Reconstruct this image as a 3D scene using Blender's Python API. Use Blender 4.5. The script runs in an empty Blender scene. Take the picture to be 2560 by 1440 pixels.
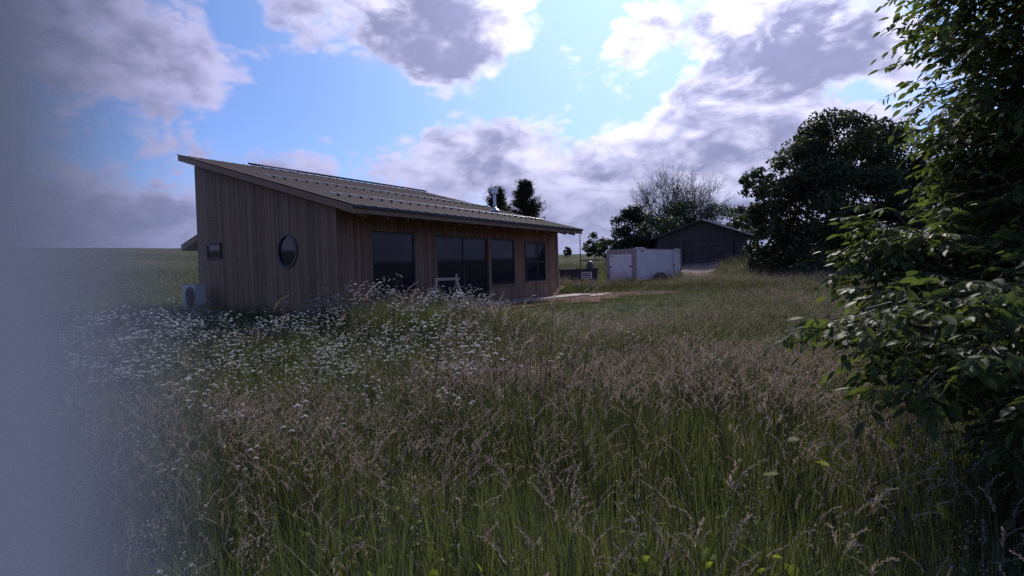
import bpy, math, random
import numpy as np
from mathutils import Vector, Matrix
random.seed(7); rng = np.random.default_rng(7)
S = bpy.context.scene
COL = S.collection
R = math.radians

# ------------------------------------------------------------------ camera
PITCH, ROLL, ZC = R(1.385), R(1.684), 0.89
fw = Vector((0, math.cos(PITCH), -math.sin(PITCH))); up0 = Vector((0, math.sin(PITCH), math.cos(PITCH))); rt0 = Vector((1, 0, 0))
rt = rt0*math.cos(ROLL) - up0*math.sin(ROLL); up = rt0*math.sin(ROLL) + up0*math.cos(ROLL)
cd = bpy.data.cameras.new('camera'); cam = bpy.data.objects.new('camera', cd); COL.objects.link(cam)
cam.matrix_world = Matrix(((rt.x, up.x, -fw.x, 0), (rt.y, up.y, -fw.y, 0), (rt.z, up.z, -fw.z, ZC), (0, 0, 0, 1)))
FPX = 1338.7
cd.sensor_width = 36; cd.lens = 36*FPX/2560; cd.clip_start = 0.002; cd.clip_end = 6000
cd.dof.use_dof = True; cd.dof.focus_distance = 6.5; cd.dof.aperture_fstop = 3.3
S.camera = cam
def pdir(px, py):
    X = (px-1280)/FPX; Y = (720-py)/FPX
    return (fw + rt*X + up*Y).normalized()
def at(px, py, depth):                       # world point seen at a photo pixel, at a given depth (world y)
    d = pdir(px, py); return Vector((0, 0, ZC)) + d*(depth/d.y)

# ------------------------------------------------------------------ sun, sky
SUN_AZ, SUN_EL = R(18), R(37)
sl = bpy.data.lights.new('sun', 'SUN'); sl.energy = 2.7; sl.angle = R(4); sl.color = (1, .94, .90)
so = bpy.data.objects.new('sun', sl); COL.objects.link(so)
SD = Vector((math.sin(SUN_AZ)*math.cos(SUN_EL), math.cos(SUN_AZ)*math.cos(SUN_EL), math.sin(SUN_EL)))
so.rotation_euler = SD.to_track_quat('Z', 'Y').to_euler(); so.location = SD*60
W = bpy.data.worlds.new('World'); S.world = W; W.use_nodes = True
wt = W.node_tree; wt.nodes.clear()
def wn(t, **k):
    n = wt.nodes.new(t)
    for a, b in k.items(): setattr(n, a, b)
    return n
def lk(a, b): wt.links.new(a, b)
def wmath(op, a, b=None, c=None, clamp=False):
    n = wn('ShaderNodeMath', operation=op, use_clamp=clamp)
    for i, v in enumerate((a, b, c)):
        if v is None: continue
        if hasattr(v, 'links'): lk(v, n.inputs[i])
        else: n.inputs[i].default_value = v
    return n.outputs[0]
def wdot(a, v):
    n = wn('ShaderNodeVectorMath', operation='DOT_PRODUCT'); lk(a, n.inputs[0]); n.inputs[1].default_value = v
    return n.outputs['Value']
def wrange(v, a, b, c=0., d=1., smooth=True):
    n = wn('ShaderNodeMapRange', interpolation_type='SMOOTHSTEP' if smooth else 'LINEAR'); lk(v, n.inputs[0])
    for i, q in enumerate((a, b, c, d)):
        if hasattr(q, 'links'): lk(q, n.inputs[1+i])
        else: n.inputs[1+i].default_value = q
    return n.outputs[0]
def wmix(f, a, b, mode='MIX'):
    n = wn('ShaderNodeMix', data_type='RGBA', blend_type=mode, clamp_factor=True)
    for i, v in ((0, f), (6, a), (7, b)):
        if hasattr(v, 'links'): lk(v, n.inputs[i])
        elif i == 0: n.inputs[0].default_value = v
        else: n.inputs[i].default_value = (*v, 1)
    return n.outputs[2]
D = wn('ShaderNodeTexCoord').outputs['Generated']
def blob(px, py, rx, ry, tilt=0.):           # a cloud mass in a direction of the sky (angular sizes)
    c = pdir(px, py); t = Vector((c.y, -c.x, 0)).normalized(); b = c.cross(t); b = -b if b.z < 0 else b
    ct, st = math.cos(R(tilt)), math.sin(R(tilt)); t, b = t*ct+b*st, b*ct-t*st
    k = FPX*1.12
    n = wn('ShaderNodeCombineXYZ')
    off = wn('ShaderNodeVectorMath', operation='SUBTRACT'); lk(D, off.inputs[0]); off.inputs[1].default_value = c
    lk(wdot(off.outputs[0], t*(k/rx)), n.inputs[0]); lk(wdot(off.outputs[0], b*(k/ry)), n.inputs[1])
    l = wn('ShaderNodeVectorMath', operation='LENGTH'); lk(n.outputs[0], l.inputs[0])
    return wrange(l.outputs['Value'], 1.25, 0.25)
def wsum(base, items):
    acc = base
    for w, b in items: acc = wmath('MULTIPLY_ADD', b, w, acc)
    return acc
sky = wn('ShaderNodeTexSky', sky_type='NISHITA', sun_disc=False, sun_elevation=SUN_EL, sun_rotation=SUN_AZ, altitude=250, air_density=1.0, dust_density=0.6, ozone_density=2.5)
sep = wn('ShaderNodeSeparateXYZ'); lk(D, sep.inputs[0])
zz = wmath('MAXIMUM', wmath('ADD', sep.outputs[2], 0.30), 0.05)
dv = wn('ShaderNodeVectorMath', operation='DIVIDE'); lk(D, dv.inputs[0])
cz = wn('ShaderNodeCombineXYZ')
for i in range(3): lk(zz, cz.inputs[i])
lk(cz.outputs[0], dv.inputs[1])
def cnoise(scale, shift, detail=9., rough=.56, dist=.35):
    m = wn('ShaderNodeMapping'); lk(dv.outputs[0], m.inputs[0]); m.inputs['Location'].default_value = shift; m.inputs['Rotation'].default_value = (0, 0, R(-18))
    n = wn('ShaderNodeTexNoise'); lk(m.outputs[0], n.inputs['Vector']); n.inputs['Scale'].default_value = scale
    n.inputs['Detail'].default_value = detail; n.inputs['Roughness'].default_value = rough; n.inputs['Distortion'].default_value = dist
    return n.outputs['Fac']
def dnoise(shift, scale, detail, rough, dist):   # puffs on the sky sphere, streets rising to the right
    m = wn('ShaderNodeMapping'); lk(D, m.inputs[0]); m.inputs['Location'].default_value = shift; m.inputs['Scale'].default_value = (1, 1, 1.75); m.inputs['Rotation'].default_value = (0, R(-9), 0)
    n = wn('ShaderNodeTexNoise'); lk(m.outputs[0], n.inputs['Vector']); n.inputs['Scale'].default_value = scale
    n.inputs['Detail'].default_value = detail; n.inputs['Roughness'].default_value = rough; n.inputs['Distortion'].default_value = dist
    return n.outputs['Fac'], m.outputs[0]
n1, nvec = dnoise((.37, .11, .05), 6.2, 11., .57, .25)
n1s, _ = dnoise((.37-SD.x*.035, .11-SD.y*.035, .05-SD.z*.06), 6.2, 5., .52, .25)
n2 = cnoise(6.5, (8.2, .3, 2.), 7., .6)
nb_, _ = dnoise((1.3, .7, .2), 15., 5., .5, .2)
billow = wmath('MULTIPLY_ADD', wmath('ABSOLUTE', wmath('SUBTRACT', nb_, .5)), 4.2, -.34)
# coverage: masses of cloud and gaps of blue
cov = wsum(0.48, [(-.22, blob(1280, 330, 2300, 1500)),
    (.62, blob(230, 70, 380, 180, -6)), (.45, blob(480, 170, 170, 110)), (.52, blob(860, 30, 290, 120, -4)), (.72, blob(1110, 80, 210, 160, -35)),
    (.42, blob(1290, 40, 110, 100, 40)), (.34, blob(1425, 150, 60, 70)), (.42, blob(1590, 90, 110, 90, 30)), (.45, blob(1760, 40, 170, 90, 10)),
    (.80, blob(2030, 90, 290, 140, 4)), (.62, blob(1900, 300, 460, 130, 12)), (.62, blob(1450, 430, 560, 130, -6)), (.60, blob(1180, 370, 280, 100, 14)),
    (.60, blob(1750, 470, 560, 160, 8)), (.52, blob(700, 430, 340, 75, 4)), (.42, blob(330, 550, 480, 110, 0)), (.22, blob(440, 350, 90, 60)),
    (.45, blob(1500, 560, 1100, 90, 0)),
    (-.60, blob(790, 260, 270, 110, 0)), (-.55, blob(1290, 225, 190, 80, 25)), (.30, blob(1560, 240, 130, 45, 35)), (.28, blob(1720, 230, 120, 40, 30)), (-.22, blob(1660, 170, 120, 50, 25)), (-.25, blob(1480, 300, 110, 40, 30)), (-.5, blob(590, 40, 70, 120, -10)),
    (-.40, blob(2130, 215, 90, 45, -20)), (-.35, blob(1470, 60, 80, 80, 30)), (-.35, blob(620, 310, 140, 80, 0))])
low = wrange(sep.outputs[2], .0, .26, 1., 0.)
cov = wmath('MULTIPLY_ADD', low, .42, cov)
cov = wmath('MULTIPLY_ADD', wrange(sep.outputs[2], .02, .14, 1., 0.), .38, cov)
dens_raw = wmath('MULTIPLY_ADD', wmath('SUBTRACT', n1, .5), 1.75, cov)
dens_raw = wmath('MULTIPLY_ADD', wmath('SUBTRACT', n2, .5), .35, dens_raw)
dens_raw = wmath('MULTIPLY_ADD', billow, .55, dens_raw)
dens = wrange(dens_raw, .31, .84)
thick = wrange(dens_raw, .66, 1.45)
dark = wsum(0.0, [(.55, blob(330, 70, 330, 130, 0)), (.45, blob(820, 60, 170, 80)), (.95, blob(1080, 70, 260, 200, -35)), (1.2, blob(2050, 85, 380, 170, 4)),
    (.35, blob(1560, 110, 60, 50, 40)), (.5, blob(1650, 400, 240, 70, 14)), (.5, blob(1220, 430, 190, 90, 0)), (.45, blob(1900, 340, 160, 60, 14)), (.5, blob(400, 520, 280, 60, 0))])
relief = wmath('MULTIPLY', wmath('SUBTRACT', n1, n1s), 2.9)
dk = wmath('MULTIPLY', wrange(dens_raw, .50, 1.12), wmath('MULTIPLY_ADD', dark, .62, .36))
dk = wmath('MULTIPLY_ADD', billow, -.55, wmath('ADD', dk, relief))
dk = wmath('MULTIPLY_ADD', wmath('SUBTRACT', n2, .5), -.7, dk)
dk = wrange(dk, -.15, 1.2)
sdot = wdot(D, SD)
glow = wmath('POWER', wmath('MAXIMUM', sdot, 0.0), 8.0)
bright = wmix(glow, (.41, .41, .68), (1.45, 1.42, 1.70))
shade = wmix(wmath('MULTIPLY_ADD', wmath('SUBTRACT', n1, .5), .9, glow), (.175, .19, .335), (.39, .415, .68))
ccol = wmix(dk, bright, shade)
ccol = wmix(wmath('MULTIPLY', low, .60), ccol, (.165, .20, .37))
skc = wmix(wmath('MULTIPLY', glow, .9), wmix(1.0, sky.outputs[0], (.78, .90, 1.30), 'MULTIPLY'), (6.6, 9.8, 14.))
glowadd = wmath('MULTIPLY', wmath('POWER', wmath('MAXIMUM', sdot, 0.0), 14.0), .5)
SKY_K = .057
skyscaled = wn('ShaderNodeVectorMath', operation='SCALE'); lk(skc, skyscaled.inputs[0]); skyscaled.inputs['Scale'].default_value = SKY_K/.1
# clouds are given in display radiance, so divide by the background strength
cl = wn('ShaderNodeVectorMath', operation='SCALE'); lk(ccol, cl.inputs[0]); cl.inputs['Scale'].default_value = .64/.1
final = wmix(dens, skyscaled.outputs[0], cl.outputs[0])
bg = wn('ShaderNodeBackground'); lk(final, bg.inputs[0]); bg.inputs[1].default_value = .1
wo = wn('ShaderNodeOutputWorld'); lk(bg.outputs[0], wo.inputs[0])
S.view_settings.view_transform = 'Standard'; S.view_settings.look = 'None'; S.view_settings.exposure = 0.9; S.view_settings.gamma = 1
S.view_settings.use_curve_mapping = False
S.cycles.use_denoising = False; S.cycles.max_bounces = 6; S.cycles.transparent_max_bounces = 6
S.cycles.use_adaptive_sampling = False

# ------------------------------------------------------------------ materials
def new_mat(name):
    m = bpy.data.materials.new(name); m.use_nodes = True
    return m, m.node_tree, m.node_tree.nodes['Principled BSDF']
def mat(name, col, rough=.6, col2=None, scale=4., detail=5., metal=0., bump=0., stretch=(1, 1, 1), spec=.5, rand=0., coords='Object', bscale=None):
    m, t, p = new_mat(name); N = t.nodes; L = t.links
    p.inputs['Roughness'].default_value = rough; p.inputs['Metallic'].default_value = metal; p.inputs['Specular IOR Level'].default_value = spec
    tc = N.new('ShaderNodeTexCoord'); mp = N.new('ShaderNodeMapping'); L.new(tc.outputs[coords], mp.inputs[0]); mp.inputs['Scale'].default_value = stretch
    nz = N.new('ShaderNodeTexNoise'); L.new(mp.outputs[0], nz.inputs['Vector']); nz.inputs['Scale'].default_value = scale; nz.inputs['Detail'].default_value = detail
    oi = N.new('ShaderNodeObjectInfo')
    if rand:
        ad = N.new('ShaderNodeVectorMath'); ad.operation = 'ADD'; L.new(mp.outputs[0], ad.inputs[0]); 
        sc = N.new('ShaderNodeMath'); sc.operation = 'MULTIPLY'; L.new(oi.outputs['Random'], sc.inputs[0]); sc.inputs[1].default_value = 40
        L.new(sc.outputs[0], ad.inputs[1]); L.new(ad.outputs[0], nz.inputs['Vector'])
    col2 = col2 or tuple(c*.7 for c in col)
    mx = N.new('ShaderNodeMix'); mx.data_type = 'RGBA'; mx.inputs[6].default_value = (*col, 1); mx.inputs[7].default_value = (*col2, 1)
    rp = N.new('ShaderNodeMapRange'); L.new(nz.outputs['Fac'], rp.inputs[0]); rp.inputs[1].default_value = .32; rp.inputs[2].default_value = .68
    L.new(rp.outputs[0], mx.inputs[0]); out = mx.outputs[2]
    if rand:
        hv = N.new('ShaderNodeHueSaturation'); L.new(out, hv.inputs['Color'])
        mr = N.new('ShaderNodeMapRange'); L.new(oi.outputs['Random'], mr.inputs[0]); mr.inputs[3].default_value = 1-rand; mr.inputs[4].default_value = 1+rand
        L.new(mr.outputs[0], hv.inputs['Value']); out = hv.outputs[0]
    L.new(out, p.inputs['Base Color'])
    if bump:
        n2 = N.new('ShaderNodeTexNoise'); L.new(mp.outputs[0], n2.inputs['Vector']); n2.inputs['Scale'].default_value = bscale or scale*3; n2.inputs['Detail'].default_value = 6
        bp = N.new('ShaderNodeBump'); bp.inputs['Strength'].default_value = bump; bp.inputs['Distance'].default_value = .02
        L.new(n2.outputs['Fac'], bp.inputs['Height']); L.new(bp.outputs[0], p.inputs['Normal'])
    return m
def leaf_mat(name, c1, c2, trans=.35, rough=.45, spec=.35, tcol=None, vscale=1.5):
    m, t, p = new_mat(name); N = t.nodes; L = t.links
    oi = N.new('ShaderNodeObjectInfo'); gi = N.new('ShaderNodeNewGeometry')
    nz = N.new('ShaderNodeTexNoise'); L.new(gi.outputs['Position'], nz.inputs['Vector']); nz.inputs['Scale'].default_value = vscale; nz.inputs['Detail'].default_value = 3
    ad = N.new('ShaderNodeMath'); ad.operation = 'ADD'; L.new(oi.outputs['Random'], ad.inputs[0]); L.new(gi.outputs['Random Per Island'], ad.inputs[1])
    a2 = N.new('ShaderNodeMath'); a2.operation = 'MULTIPLY_ADD'; L.new(ad.outputs[0], a2.inputs[0]); a2.inputs[1].default_value = .3; L.new(nz.outputs['Fac'], a2.inputs[2])
    rp = N.new('ShaderNodeMapRange'); L.new(a2.outputs[0], rp.inputs[0]); rp.inputs[1].default_value = .45; rp.inputs[2].default_value = 1.15
    mx = N.new('ShaderNodeMix'); mx.data_type = 'RGBA'; mx.inputs[6].default_value = (*c1, 1); mx.inputs[7].default_value = (*c2, 1); L.new(rp.outputs[0], mx.inputs[0])
    L.new(mx.outputs[2], p.inputs['Base Color']); p.inputs['Roughness'].default_value = rough; p.inputs['Specular IOR Level'].default_value = spec
    tb = N.new('ShaderNodeBsdfTranslucent')
    mm = N.new('ShaderNodeMix'); mm.data_type = 'RGBA'; mm.blend_type = 'MULTIPLY'; mm.inputs[0].default_value = 1; L.new(mx.outputs[2], mm.inputs[6]); mm.inputs[7].default_value = (*(tcol or (1.25, 1.3, .6)), 1)
    L.new(mm.outputs[2], tb.inputs['Color'])
    ms = N.new('ShaderNodeMixShader'); ms.inputs[0].default_value = trans
    L.new(p.outputs[0], ms.inputs[1]); L.new(tb.outputs[0], ms.inputs[2]); L.new(ms.outputs[0], N['Material Output'].inputs['Surface'])
    return m
M = {}
M['cedar'] = mat('cedar', (.295, .168, .105), .75, (.195, .112, .074), 3., 6., stretch=(6, 6, .5), bump=.25, rand=.30, spec=.25)
def weather(m):                                 # uneven silvering and rain streaks over whole walls
    t = m.node_tree; N = t.nodes; L = t.links; p = N['Principled BSDF']; src = p.inputs['Base Color'].links[0].from_socket
    tc = N.new('ShaderNodeTexCoord'); mp = N.new('ShaderNodeMapping'); L.new(tc.outputs['Object'], mp.inputs[0]); mp.inputs['Scale'].default_value = (1.1, 1.1, .35)
    nz = N.new('ShaderNodeTexNoise'); L.new(mp.outputs[0], nz.inputs['Vector']); nz.inputs['Scale'].default_value = 1.3; nz.inputs['Detail'].default_value = 7; nz.inputs['Roughness'].default_value = .65
    mr = N.new('ShaderNodeMapRange'); L.new(nz.outputs['Fac'], mr.inputs[0]); mr.inputs[1].default_value = .35; mr.inputs[2].default_value = .7; mr.inputs[4].default_value = .35
    mx = N.new('ShaderNodeMix'); mx.data_type = 'RGBA'; L.new(mr.outputs[0], mx.inputs[0]); L.new(src, mx.inputs[6]); mx.inputs[7].default_value = (.19, .145, .12, 1); L.new(mx.outputs[2], p.inputs['Base Color'])
weather(M['cedar'])
M['trim'] = mat('cedar_trim', (.30, .185, .125), .7, (.23, .135, .09), 3., stretch=(1, 4, 4), bump=.1, rand=.1, spec=.25)
M['core'] = mat('dark_sheathing', (.03, .025, .025), .9)
M['soffit'] = mat('soffit_wood', (.22, .13, .085), .7, (.16, .09, .06), 3., stretch=(1, 6, 6), spec=.25)
M['roof'] = mat('roof_metal', (.072, .049, .051), .85, (.062, .043, .045), 1.2, metal=.0, rand=.06, spec=.06)
M['galv'] = mat('galvanised_steel', (.55, .54, .56), .36, (.45, .44, .47), 6., metal=.9)
M['darkmetal'] = mat('dark_metal', (.03, .03, .035), .45, metal=.3)
M['frame'] = mat('black_window_frame', (.035, .033, .036), .4)
M['concrete'] = mat('concrete', (.33, .275, .265), .85, (.25, .21, .205), 2.5, bump=.3, spec=.15)
M['soil'] = mat('red_soil', (.125, .055, .046), .95, (.085, .038, .032), 3., 9., bump=.8, bscale=14, spec=.05)
M['gravel'] = mat('pale_gravel', (.24, .18, .17), .95, (.16, .125, .115), 6., 9., bump=.6, bscale=30, spec=.05)
M['whitepaint'] = mat('white_trailer_panel', (.80, .67, .67), .55, (.70, .58, .59), 1.5, rand=.03)
M['trailertrim'] = mat('trailer_frame_steel', (.42, .30, .28), .6, (.30, .21, .20), 5.)
M['black'] = mat('black_paint', (.02, .02, .024), .5, (.03, .028, .03), 4.)
M['sign'] = mat('sign_plate', (.70, .58, .58), .5)
M['signprint'] = mat('sign_print', (.16, .05, .06), .6)
M['garage'] = mat('weathered_dark_siding', (.085, .072, .07), .85, (.06, .05, .05), 3., stretch=(1, 1, .3), rand=.15)
M['garageroof'] = mat('garage_roof', (.10, .09, .09), .8, (.075, .07, .07), 5.)
M['sunlittrim'] = mat('sunlit_trim', (.62, .56, .55), .7)  # sunlight on one garage bargeboard, put into its colour
M['hp'] = mat('heat_pump_casing', (.44, .43, .44), .5, (.39, .38, .40), 3.)
M['rawwood'] = mat('raw_lumber', (.50, .37, .27), .7, (.40, .28, .2), 4., stretch=(1, 6, 6), rand=.08)
M['rustywood'] = mat('stained_lumber', (.34, .16, .10), .7)
M['post'] = mat('pale_post', (.93, .80, .70), .6, (.86, .74, .65), 6.)
M['bark'] = mat('bark', (.10, .075, .06), .9, (.055, .042, .036), 8., stretch=(3, 3, .6), bump=.7)
M['deadbark'] = mat('dead_bark', (.085, .072, .068), .9, (.055, .048, .046), 5.)
M['twig'] = mat('twig_bark', (.12, .085, .06), .8)
M['blade'] = leaf_mat('grass_blade', (.060, .074, .034), (.115, .120, .068), .40, .5, .25)
M['dry'] = leaf_mat('seed_head', (.40, .35, .335), (.25, .215, .205), .40, .7, .2, (1.2, 1.0, .85))
M['stalk'] = leaf_mat('grass_stalk', (.13, .12, .07), (.09, .095, .045), .3, .6, .2)
M['petal'] = leaf_mat('white_petal', (.80, .78, .76), (.62, .60, .60), .35, .6, .2, (1, 1, 1))
M['flowerstem'] = leaf_mat('flower_stem', (.06, .085, .03), (.09, .11, .04), .25, .6, .2)
M['clover'] = leaf_mat('clover_blossom', (.20, .10, .15), (.15, .07, .11), .3, .7, .2, (1.2, .9, 1))
M['broad'] = leaf_mat('broad_leaf', (.10, .125, .026), (.15, .165, .036), .55, .6, .06)
M['ash'] = leaf_mat('ash_leaf', (.050, .070, .028), (.095, .114, .044), .50, .5, .08, vscale=2.5)
M['maple'] = leaf_mat('maple_leaf', (.034, .042, .024), (.062, .070, .036), .25, .6, .2, vscale=.5)
M['conifer'] = leaf_mat('conifer_needles', (.020, .032, .022), (.04, .052, .03), .15, .6, .25, vscale=.5)
M['shrub'] = leaf_mat('shrub_leaf', (.032, .046, .022), (.065, .078, .032), .25, .55, .3, vscale=.6)
def glass_mat():
    m, t, p = new_mat('dark_glass')
    p.inputs['Base Color'].default_value = (.018, .017, .028, 1); p.inputs['Roughness'].default_value = .04; p.inputs['Specular IOR Level'].default_value = .34
    return m
M['glass'] = glass_mat()

# ------------------------------------------------------------------ mesh helpers
class MB:
    def __init__(s): s.v = []; s.f = []
    def add(s, vs, fs):
        o = len(s.v); s.v += [tuple(v) for v in vs]; s.f += [tuple(i+o for i in f) for f in fs]; return s
    def box(s, x0, x1, y0, y1, z0, z1):
        return s.hexa([(x0, y0, z0), (x1, y0, z0), (x1, y1, z0), (x0, y1, z0), (x0, y0, z1), (x1, y0, z1), (x1, y1, z1), (x0, y1, z1)])
    def hexa(s, v):
        return s.add(v, [(0, 3, 2, 1), (4, 5, 6, 7), (0, 1, 5, 4), (1, 2, 6, 5), (2, 3, 7, 6), (3, 0, 4, 7)])
    def bar(s, a, b, w, h=None, up=(0, 0, 1)):
        a, b = Vector(a), Vector(b); h = h or w; d = (b-a).normalized(); u = Vector(up)
        if abs(d.dot(u)) > .95: u = Vector((1, 0, 0))
        r = d.cross(u).normalized(); u = r.cross(d)
        return s.hexa([p+r*sx*w/2+u*sz*h/2 for sz in (-1, 1) for p, sx in ((a, -1), (a, 1), (b, 1), (b, -1))])
    def tube(s, pts, rad, n=6, cap=True):
        pts = [Vector(p) for p in pts]; o = len(s.v); k = len(pts); r = None
        for i, p in enumerate(pts):
            d = (pts[min(i+1, k-1)]-pts[max(i-1, 0)])
            d = d.normalized() if d.length > 1e-9 else Vector((0, 0, 1))
            if r is None: r = d.orthogonal().normalized()
            else:
                r = (r-d*r.dot(d)); r = r.normalized() if r.length > 1e-6 else d.orthogonal().normalized()
            q = d.cross(r); ra = rad[i] if hasattr(rad, '__len__') else rad
            s.v += [tuple(p+(r*math.cos(2*math.pi*j/n)+q*math.sin(2*math.pi*j/n))*ra) for j in range(n)]
        for i in range(k-1):
            for j in range(n):
                a = o+i*n+j; b = o+i*n+(j+1) % n; s.f.append((a, b, b+n, a+n))
        if cap and n > 2:
            s.f.append(tuple(o+j for j in reversed(range(n)))); s.f.append(tuple(o+(k-1)*n+j for j in range(n)))
        return s
    def lathe(s, prof, n=16, c=(0, 0, 0)):
        return s.tube([(c[0], c[1], c[2]+z) for r, z in prof], [max(r, 1e-4) for r, z in prof], n)
    def mesh(s, name, m=None, smooth=False):
        me = bpy.data.meshes.new(name); me.from_pydata(s.v, [], s.f); me.update()
        if m: me.materials.append(M[m])
        if smooth: me.polygons.foreach_set('use_smooth', [True]*len(me.polygons))
        return me
    def build(s, name, m, parent=None, loc=None, smooth=False):
        return link(name, s.mesh(name, m, smooth), parent, loc)
def link(name, me, parent=None, loc=None):
    o = bpy.data.objects.new(name, me); COL.objects.link(o); o.parent = parent
    if loc is not None: o.location = loc
    return o
def tag(o, label=None, cat=None, group=None, kind=None):
    if label: o['label'] = label
    if cat: o['category'] = cat
    if group: o['group'] = group
    if kind: o['kind'] = kind
    return o
def thing(name, label, cat, loc=(0, 0, 0), rz=0, group=None):
    o = bpy.data.objects.new(name, None); COL.objects.link(o); o.location = loc; o.rotation_euler = (0, 0, rz); o.empty_display_size = .2
    return tag(o, label, cat, group)
def np_mesh(name, V, F, m):                  # V (n,3), F (m,k) arrays
    me = bpy.data.meshes.new(name); V = np.asarray(V, np.float32); F = np.asarray(F, np.int32)
    me.vertices.add(len(V)); me.vertices.foreach_set('co', V.ravel())
    k = F.shape[1]; me.loops.add(F.size); me.loops.foreach_set('vertex_index', F.ravel())
    me.polygons.add(len(F)); me.polygons.foreach_set('loop_start', np.arange(0, F.size, k, dtype=np.int32))
    me.update(calc_edges=True); me.validate(); me.materials.append(M[m]); return me

# ------------------------------------------------------------------ terrain
def sst(x, a, b):
    t = min(1, max(0, (x-a)/(b-a))); return t*t*(3-2*t)
AZH = R(35.684); ax = Vector((math.sin(AZH), math.cos(AZH), 0)); bx = Vector((-ax.y, ax.x, 0)); F0 = Vector((-4.199, 14.41, 0))
def hw(x, y, z=0): return F0+ax*x+bx*y+Vector((0, 0, z))
def hl(X, Y):
    p = Vector((X, Y, 0))-F0; return p.dot(ax), p.dot(bx)
def ground(x, y):
    r = math.hypot(x, y); a = math.degrees(math.atan2(x, y))
    e_ = sst(a, -10, 6); z = -.93 + .25*sst(r, 8, 13.5) + .46*sst(r, 13+6*e_, 17+12*e_)
    amp = 7.3 + (4.9-7.3)*sst(a, -22, 2)
    z += amp*sst(r, 28, 112)
    z += .5*math.exp(-((x-19)**2+(y-54)**2)/160)
    lx, ly = hl(x, y)
    flat = sst(lx, -2.2, -.5)*sst(-lx, -21, -18.3)*sst(ly, -6.2, -4.2)*sst(-ly, -14, -11.5)
    z = z*(1-flat) + (-.22)*flat
    z += .05*math.sin(x*1.3+.7*y)*math.sin(y*1.1-.4*x)*sst(r, 3, 8)*(1-flat)
    return z
gv, gf = [], []
rs = [0.0]+list(np.concatenate([np.arange(.6, 10, .45), np.arange(10, 36, .3), np.geomspace(36, 140, 44), np.geomspace(150, 300, 5)])); NA = 420
for r in rs:
    for k in range(NA):
        t = 2*math.pi*k/NA; x, y = r*math.sin(t), r*math.cos(t); gv.append((x, y, ground(x, y)))
for i in range(len(rs)-1):
    for k in range(NA):
        a = i*NA+k; b = i*NA+(k+1) % NA; gf.append((a, a+NA, b+NA, b))
m, t, p = new_mat('meadow_ground'); N = t.nodes; L = t.links
gp = N.new('ShaderNodeNewGeometry'); n_a = N.new('ShaderNodeTexNoise'); n_b = N.new('ShaderNodeTexNoise')
for n_, s_, d_ in ((n_a, .11, 6), (n_b, 2.2, 8)):
    L.new(gp.outputs['Position'], n_.inputs['Vector']); n_.inputs['Scale'].default_value = s_; n_.inputs['Detail'].default_value = d_
r1 = N.new('ShaderNodeValToRGB'); r1.color_ramp.elements[0].position = .38; r1.color_ramp.elements[0].color = (.036, .046, .018, 1); r1.color_ramp.elements[1].position = .62; r1.color_ramp.elements[1].color = (.066, .060, .036, 1)
L.new(n_a.outputs['Fac'], r1.inputs[0])
r2 = N.new('ShaderNodeMapRange'); r2.inputs[1].default_value = .3; r2.inputs[2].default_value = .7; r2.inputs[3].default_value = .55; r2.inputs[4].default_value = 1.35; L.new(n_b.outputs['Fac'], r2.inputs[0])
hs = N.new('ShaderNodeHueSaturation'); L.new(r1.outputs[0], hs.inputs['Color']); L.new(r2.outputs[0], hs.inputs['Value']); L.new(hs.outputs[0], p.inputs['Base Color']); p.inputs['Roughness'].default_value = 1; p.inputs['Specular IOR Level'].default_value = .05
bp = N.new('ShaderNodeBump'); bp.inputs['Strength'].default_value = .9; bp.inputs['Distance'].default_value = .25; L.new(n_b.outputs['Fac'], bp.inputs['Height']); L.new(bp.outputs[0], p.inputs['Normal'])
M['ground'] = m
g = MB(); g.v = gv; g.f = gf
tag(g.build('ground', 'ground', smooth=True), kind='structure')

def patch(name, m, pts_fn, nu, nv, lift, kind='structure'):
    b = MB()
    for i in range(nu+1):
        for j in range(nv+1):
            x, y = pts_fn(i/nu, j/nv); b.v.append((x, y, ground(x, y)+lift))
    for i in range(nu):
        for j in range(nv):
            a = i*(nv+1)+j; b.f.append((a, a+1, a+nv+2, a+nv+1))
    me = b.mesh(name, m, True)
    o = link(name, me); return tag(o, kind=kind)
def soil_pt(u, v):                            # bare red earth in front of the porch
    lx = -.6+u*18.0; edge = -2.0-.5*math.sin(lx*.9)-.35*math.sin(lx*2.3+1)-.9*sst(lx, 6, 14)
    w = hw(lx, 1.0+(edge-1.0)*v); return w.x, w.y
patch('bare_soil', 'soil', soil_pt, 90, 24, .05)
def drive_pt(u, v):
    y = 38+u*14.5; c = 12.6+(y-38)*.43; w = 1.1+.8*sst(y, 42, 51)+.25*math.sin(y*1.7)
    return c+(v-.5)*2*w, y
patch('gravel_drive', 'gravel', drive_pt, 40, 10, .035)

# ------------------------------------------------------------------ the house
H = thing('wooden_house', 'low cedar-clad house with shed metal roof and round window on its end wall', 'house', F0, math.pi/2-AZH)
L_, W_, EZ, RISE = 12.85, 10.157, 2.917, 2.885
SL = RISE/W_
def rz(y): return EZ+SL*y
FY, GX, EX, BY = 1.25, .38, 12.72, 9.75     # facade, gable, far end, back wall
ZB = -.16
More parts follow.
